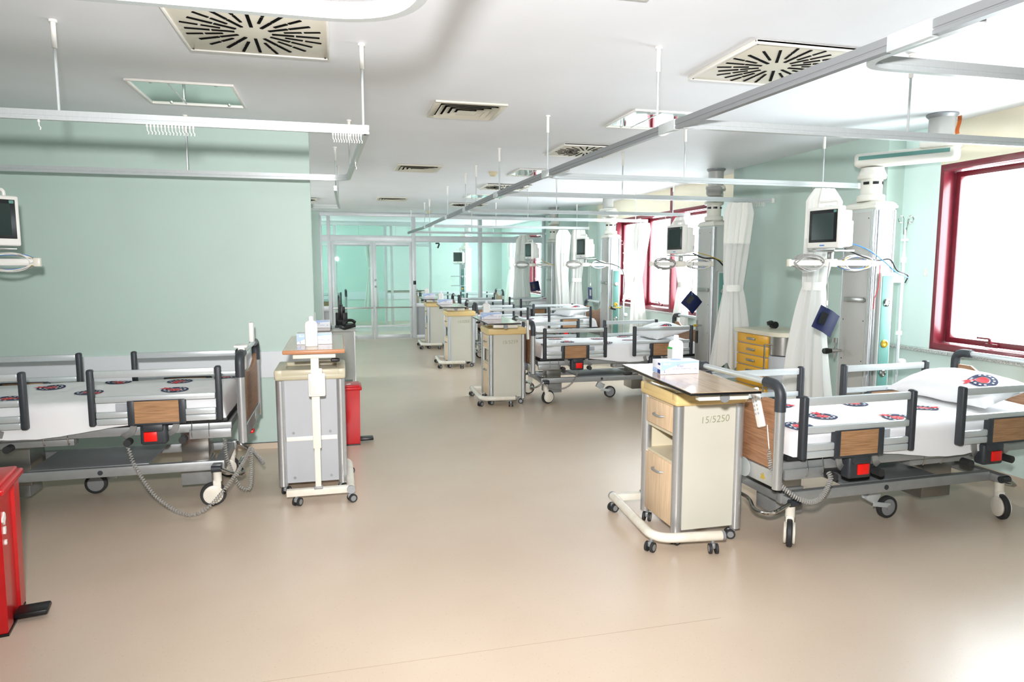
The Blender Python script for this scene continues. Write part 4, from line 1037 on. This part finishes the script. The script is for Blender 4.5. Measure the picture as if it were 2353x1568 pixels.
make_curtain('tied white curtain left of the yellow drawer cart', (4.06, 6.42, 0), .13, .085, .20, ztie=1.32, zb=.50, seed=2, skew=-.03)
make_curtain('tied white curtain in front of the red window frame, near the second column monitor', (4.50, 8.45, 0), .12, .055, .12, ztie=1.3, zb=.5, seed=3)
make_curtain('bright tied curtain hanging before the far windows, middle of the opening', (4.50, 9.75, 0), .11, .055, .13, ztie=1.35, zb=.4, seed=4, skew=-.02)
make_curtain('left one of the pair of white curtains behind the third bed', (3.94, 11.86, 0), .12, .10, .12, ztie=1.3, zb=.4, seed=5, band=False)
make_curtain('right one of the pair of white curtains behind the third bed', (4.22, 11.85, 0), .12, .08, .14, ztie=1.3, zb=.4, seed=6)
make_curtain('greyish curtain behind the farthest patient monitor', (3.80, 14.1, 0), .14, .13, .19, ztie=1.3, zb=.3, seed=7, band=False)
make_curtain('white curtain seen through the glass doors', (.78, 17.4, 0), .12, .06, .16, zt=2.2, ztie=1.5, zb=.5, seed=8)
make_curtain('white curtain by the window of the room beyond the glass', (4.35, 17.0, 0), .14, .1, .24, zt=2.2, ztie=1.5, zb=.5, seed=9)

# ------------------------------------------------------------------ yellow drawer cart with counter
cart = thing('drawer_cabinet', 'corner cabinet with yellow drawers and cream worktop beside the tied curtain', 'drawer cabinet', (4.0, 5.56, 0))
MB().b2(.012, .44, .18, .70, .06, .88).b2(.16, .44, .01, .18, .06, .88).build('carcass', 'gpanel', cart)
zs = [.88, .775, .665, .555, .36, .20, .07]
for i in range(6):
    dr = MB().b2(-.008, .012, .185, .70, zs[i+1]+.006, zs[i]-.006, .002).build('drawer', 'yellow', cart)
    zc = (zs[i]+zs[i+1])/2 + (.0 if i < 3 else .05); MB().b2(-.022, -.012, .38, .52, zc-.012, zc+.012, .004).b2(-.014, -.008, .385, .395, zc-.008, zc+.008).b2(-.014, -.008, .505, .515, zc-.008, zc+.008).build('handle', 'steel', dr)
MB().cyl((.16, .18, .70), (.16, .18, .878), .15, n=40).build('curved_steel_corner', 'steel', cart)
for i, (a, b) in enumerate(((.53, .69), (.37, .525), (.215, .365), (.065, .21))):
    m = MB(); pts = [(.16-.152*math.cos(q), .18-.152*math.sin(q)) for q in [math.pi/2*k/10 for k in range(11)]] + [(.44, .028), (.44, .18)]
    m.prism([(x, y, a) for x, y in pts] + [], (0, 0, b-a)).build('grey_drawer', 'gpanel', cart)
MB().cyl((-.03, .195, .25), (-.03, .195, .80), .008, n=10).cyl((-.03, .195, .80), (.02, .12, .80), .006, n=8).build('lock_bar', 'chrome', cart)
m = MB(); pts = [(-.03, .72), (-.03, .16)] + [(.15-.18*math.cos(q), .16-.18*math.sin(q)) for q in [math.pi/2*k/8 for k in range(1, 9)]] + [(.455, -.02), (.455, .72)]
m.prism([(x, y, .882) for x, y in pts], (0, 0, .04)).build('worktop', 'counter', cart)
MB().b2(.25, .42, .0, .02, .76, .80, .004).build('grip_handle', 'black', cart)
tape = thing('tape_dispenser', 'small black holder standing on the cream worktop of the yellow drawers', 'tape dispenser', (4.27, 6.05, .923))
MB().cyl((0, .03, .035), (0, -.03, .035), .035, n=20).build('reel', 'black', tape); MB().box((-.045, 0, .055), (.05, .05, .04), .008, Matrix.Rotation(R(-20), 3, 'Y')).build('cutter_head', 'black', tape)
tp = thing('orange_tape_flag', 'orange strip of tape stuck on the pipe above the nearest column arm', 'tape', (4.415, 4.17, 2.58))
def fo(u, v): return Vector((.012*math.sin(v*5), -.02+.035*u+.012*math.sin(v*3.3), .06-.13*v))
m = MB(); m.grid(fo, 3, 8); bmesh.ops.solidify(m.bm, geom=m.bm.faces[:], thickness=.001); m.build('tape_strip', 'orange', tp)

# ------------------------------------------------------------------ red bins
def make_bin(lab, loc, rz, w=.30, d=.34, h=.53, group='red waste bins with pedals', tear=True):
    t = thing('pedal_bin', lab, 'waste bin', loc, rz, group)
    m = MB(); a = [(-.44, -.44), (-.2, -.44), (-.17, -.41), (.17, -.41), (.2, -.44), (.44, -.44), (.44, .44), (-.44, .44)]
    m.skin([m.ring([(x*w*k, y*d*k, z) for x, y in a]) for k, z in ((.93, .012), (.95, .02), (1.0, h-.06), (1.0, h-.05))]); m.build('bin_body', 'redbin', t)
    l = MB(); l.box((0, 0, h-.035), (w*.98, d*.98, .03), .010, seg=3); l.box((0, 0, h-.016), (w*.88, d*.88, .022), .009, seg=3); l.build('lid', 'redbin', t)
    MB().b2(-.05, .05, -d/2-.09, -d*.40, .02, .045, .01).build('pedal', 'black', t)
    MB().b2(-w*.42, w*.42, -d*.42, d*.42, .0, .012).build('base_plate', 'black', t)
    k = MB()
    for z in (h-.07, .14):
        k.tube([(w/2*.9+.004, -.06+.02*math.cos(q), z+.02*math.sin(q)) for q in [2*math.pi*i/14 for i in range(14)]], .003, 6, closed=True)
    k.each('side_ring', 'chrome', t)
    rnd = random.Random(3)
    s = MB()
    for cx, cy, r in ((.03, .02, .05), (-.04, -.06, .035)):
        s.prism([(cx+r*rnd.uniform(.5, 1.2)*math.cos(q), cy+.7*r*rnd.uniform(.5, 1.2)*math.sin(q), h-.0052) for q in [2*math.pi*i/11 for i in range(11)]], (0, 0, .0008))
    s.build('torn_sticker', 'paper', t)
    return t
b2_ = make_bin('red pedal bin behind the left overbed table, torn sticker on its lid', (.0, 6.07, 0), 90, w=.26, d=.34, h=.535)
b1_ = make_bin('big red pedal bin cut off by the left edge, near the camera', (-1.57, 3.28, 0), 100, w=.36, d=.38, h=.66)
s = MB(); rnd = random.Random(5)
for cx, cz, r in ((-.13, .50, .022), (-.128, .46, .016), (-.125, .40, .01)):
    s.prism([(cx+r*rnd.uniform(.4, 1.2)*math.cos(q), -.1725, cz+1.3*r*rnd.uniform(.4, 1.2)*math.sin(q)) for q in [2*math.pi*i/9 for i in range(9)]], (0, .012, 0))
s.build('torn_label', 'paper', b1_)
rs = tag(MB().box((0, 0, .06), (.22, .3, .12), .02).b2(-.16, -.1, -.05, .05, .04, .07, .008).build('red_floor_unit', ['redbin']), 'small red box on the floor under the second right bed', 'box'); rs.location = (4.0, 7.5, .0)

# ------------------------------------------------------------------ desk with computer and phone
dk = thing('desk', 'grey office desk behind the left cabinet, computer on it', 'desk', (-.42, 9.45, 0))
MB().b2(-.62, .62, -.32, .32, .70, .735, .004).build('desktop', 'desk', dk)
MB().b2(.56, .60, -.30, .30, 0, .70).build('side_panel', 'desk', dk); MB().b2(-.60, -.56, -.30, .30, 0, .70).build('side_panel', 'desk', dk)
MB().b2(.12, .56, -.29, .25, .06, .695).build('drawer_pedestal', 'desk', dk)
MB().b2(-.56, .56, .26, .28, .3, .70).build('modesty_panel', 'desk', dk)
MB().b2(.592, .605, -.315, -.301, .0, .70).build('edge_strip', 'alu', dk)
pcm = thing('computer_monitor', 'black computer monitor seen edge-on on the desk', 'computer monitor', (.0, 9.32, .736), 0)
MB().box((0, 0, .27), (.028, .42, .30), .006).build('panel', 'black', pcm); MB().b2(.014, .05, -.06, .06, .1, .3, .006).build('stand', 'black', pcm); MB().box((.04, 0, .008), (.2, .24, .014), .006).build('foot', 'black', pcm)
pcb = tag(MB().box((0, 0, .09), (.16, .10, .18), .008).b2(-.02, .05, -.03, .03, .18, .26, .01).build('docking_station', 'black'), 'black docking station beside the computer monitor on the desk', 'computer box'); pcb.location = (.07, 9.18, .737)
pcb.location = (.085, 9.19, .737)
ph = thing('desk_phone', 'black telephone with handset and tangled cord at the desk edge', 'telephone', (.1, 9.04-.0+.12-.0, .737), 20)
ph.location = (.09, 9.17, .737); pcb.location = (.02, 9.67, .737); pcm.location = (-.01, 9.46, .737)
MB().box((0, 0, .03), (.17, .18, .05), .012, Matrix.Rotation(R(-12), 3, 'Y')).build('phone_base', 'black', ph)
MB().tube(spline([(-.07, -.05, .06), (-.03, -.05, .105), (.04, -.05, .11), (.09, -.05, .08)], 6), .02, 10).build('receiver', 'black', ph)
MB().tube(coil([(.08, -.05, .07), (.10, .0, .02), (.06, .06, .05)], .008, 70), .003, 5).build('coiled_cord', 'black', ph)
kb = tag(MB().b2(-.07, .07, -.2, .2, 0, .02, .004).build('keyboard', 'black'), 'black keyboard lying on the desk', 'keyboard'); kb.location = (-.18, 9.3, .737)
pp = tag(MB().b2(-.06, .06, -.1, .1, 0, .03, .002).build('paper_stack', 'paper'), 'stack of white papers behind the glove box on the desk', 'papers'); pp.location = (-.30, 9.5, .737)

# ------------------------------------------------------------------ odds and ends
bb = tag(MB().b2(-.13, .13, -.06, .06, -.09, 0, .01).build('blue_pouch', 'bluec'), 'blue pouch hanging under the second right bed deck', 'pouch'); bb.location = (3.55, 7.38, .40)
wt = tag(MB().b2(-.004, .0, -.02, .02, -.03, .03, .004).build('wall_switch', 'white'), 'small white hook plate on the wall left of the big window', 'wall plate'); wt.location = (WX, 4.60, 1.5)
cord = tag(MB().tube(spline([(0, 0, 0), (0, -.05, -.6), (0, -.02, -1.2), (0, .08, -1.3), (0, .14, -1.15), (0, .12, -.3)], 8), .003, 6).build('blind_cord', 'white'), 'thin white blind cord looped in front of the far window', 'cord'); cord.location = (WX-.02, 9.2, 2.3)
# welded seams and a scratch in the vinyl
def seam(name, pts, w, m):
    P = spline(pts, 6); o = MB().sweep(P, [(-w, 0), (w, 0), (w, .0006), (-w, .0006)], up=(0, 0, 1)).build(name, m); o['kind'] = 'structure'
seam('floor_seam', [(-3.4, 2.55, 0), (0, 2.56, 0), (1.6, 2.56, 0)], .0012, 'seam')
seam('floor_scratch', [(.49, 1.62, 0), (.50, 1.8, 0), (.53, 2.05, 0), (.56, 2.2, 0)], .0012, 'seam')
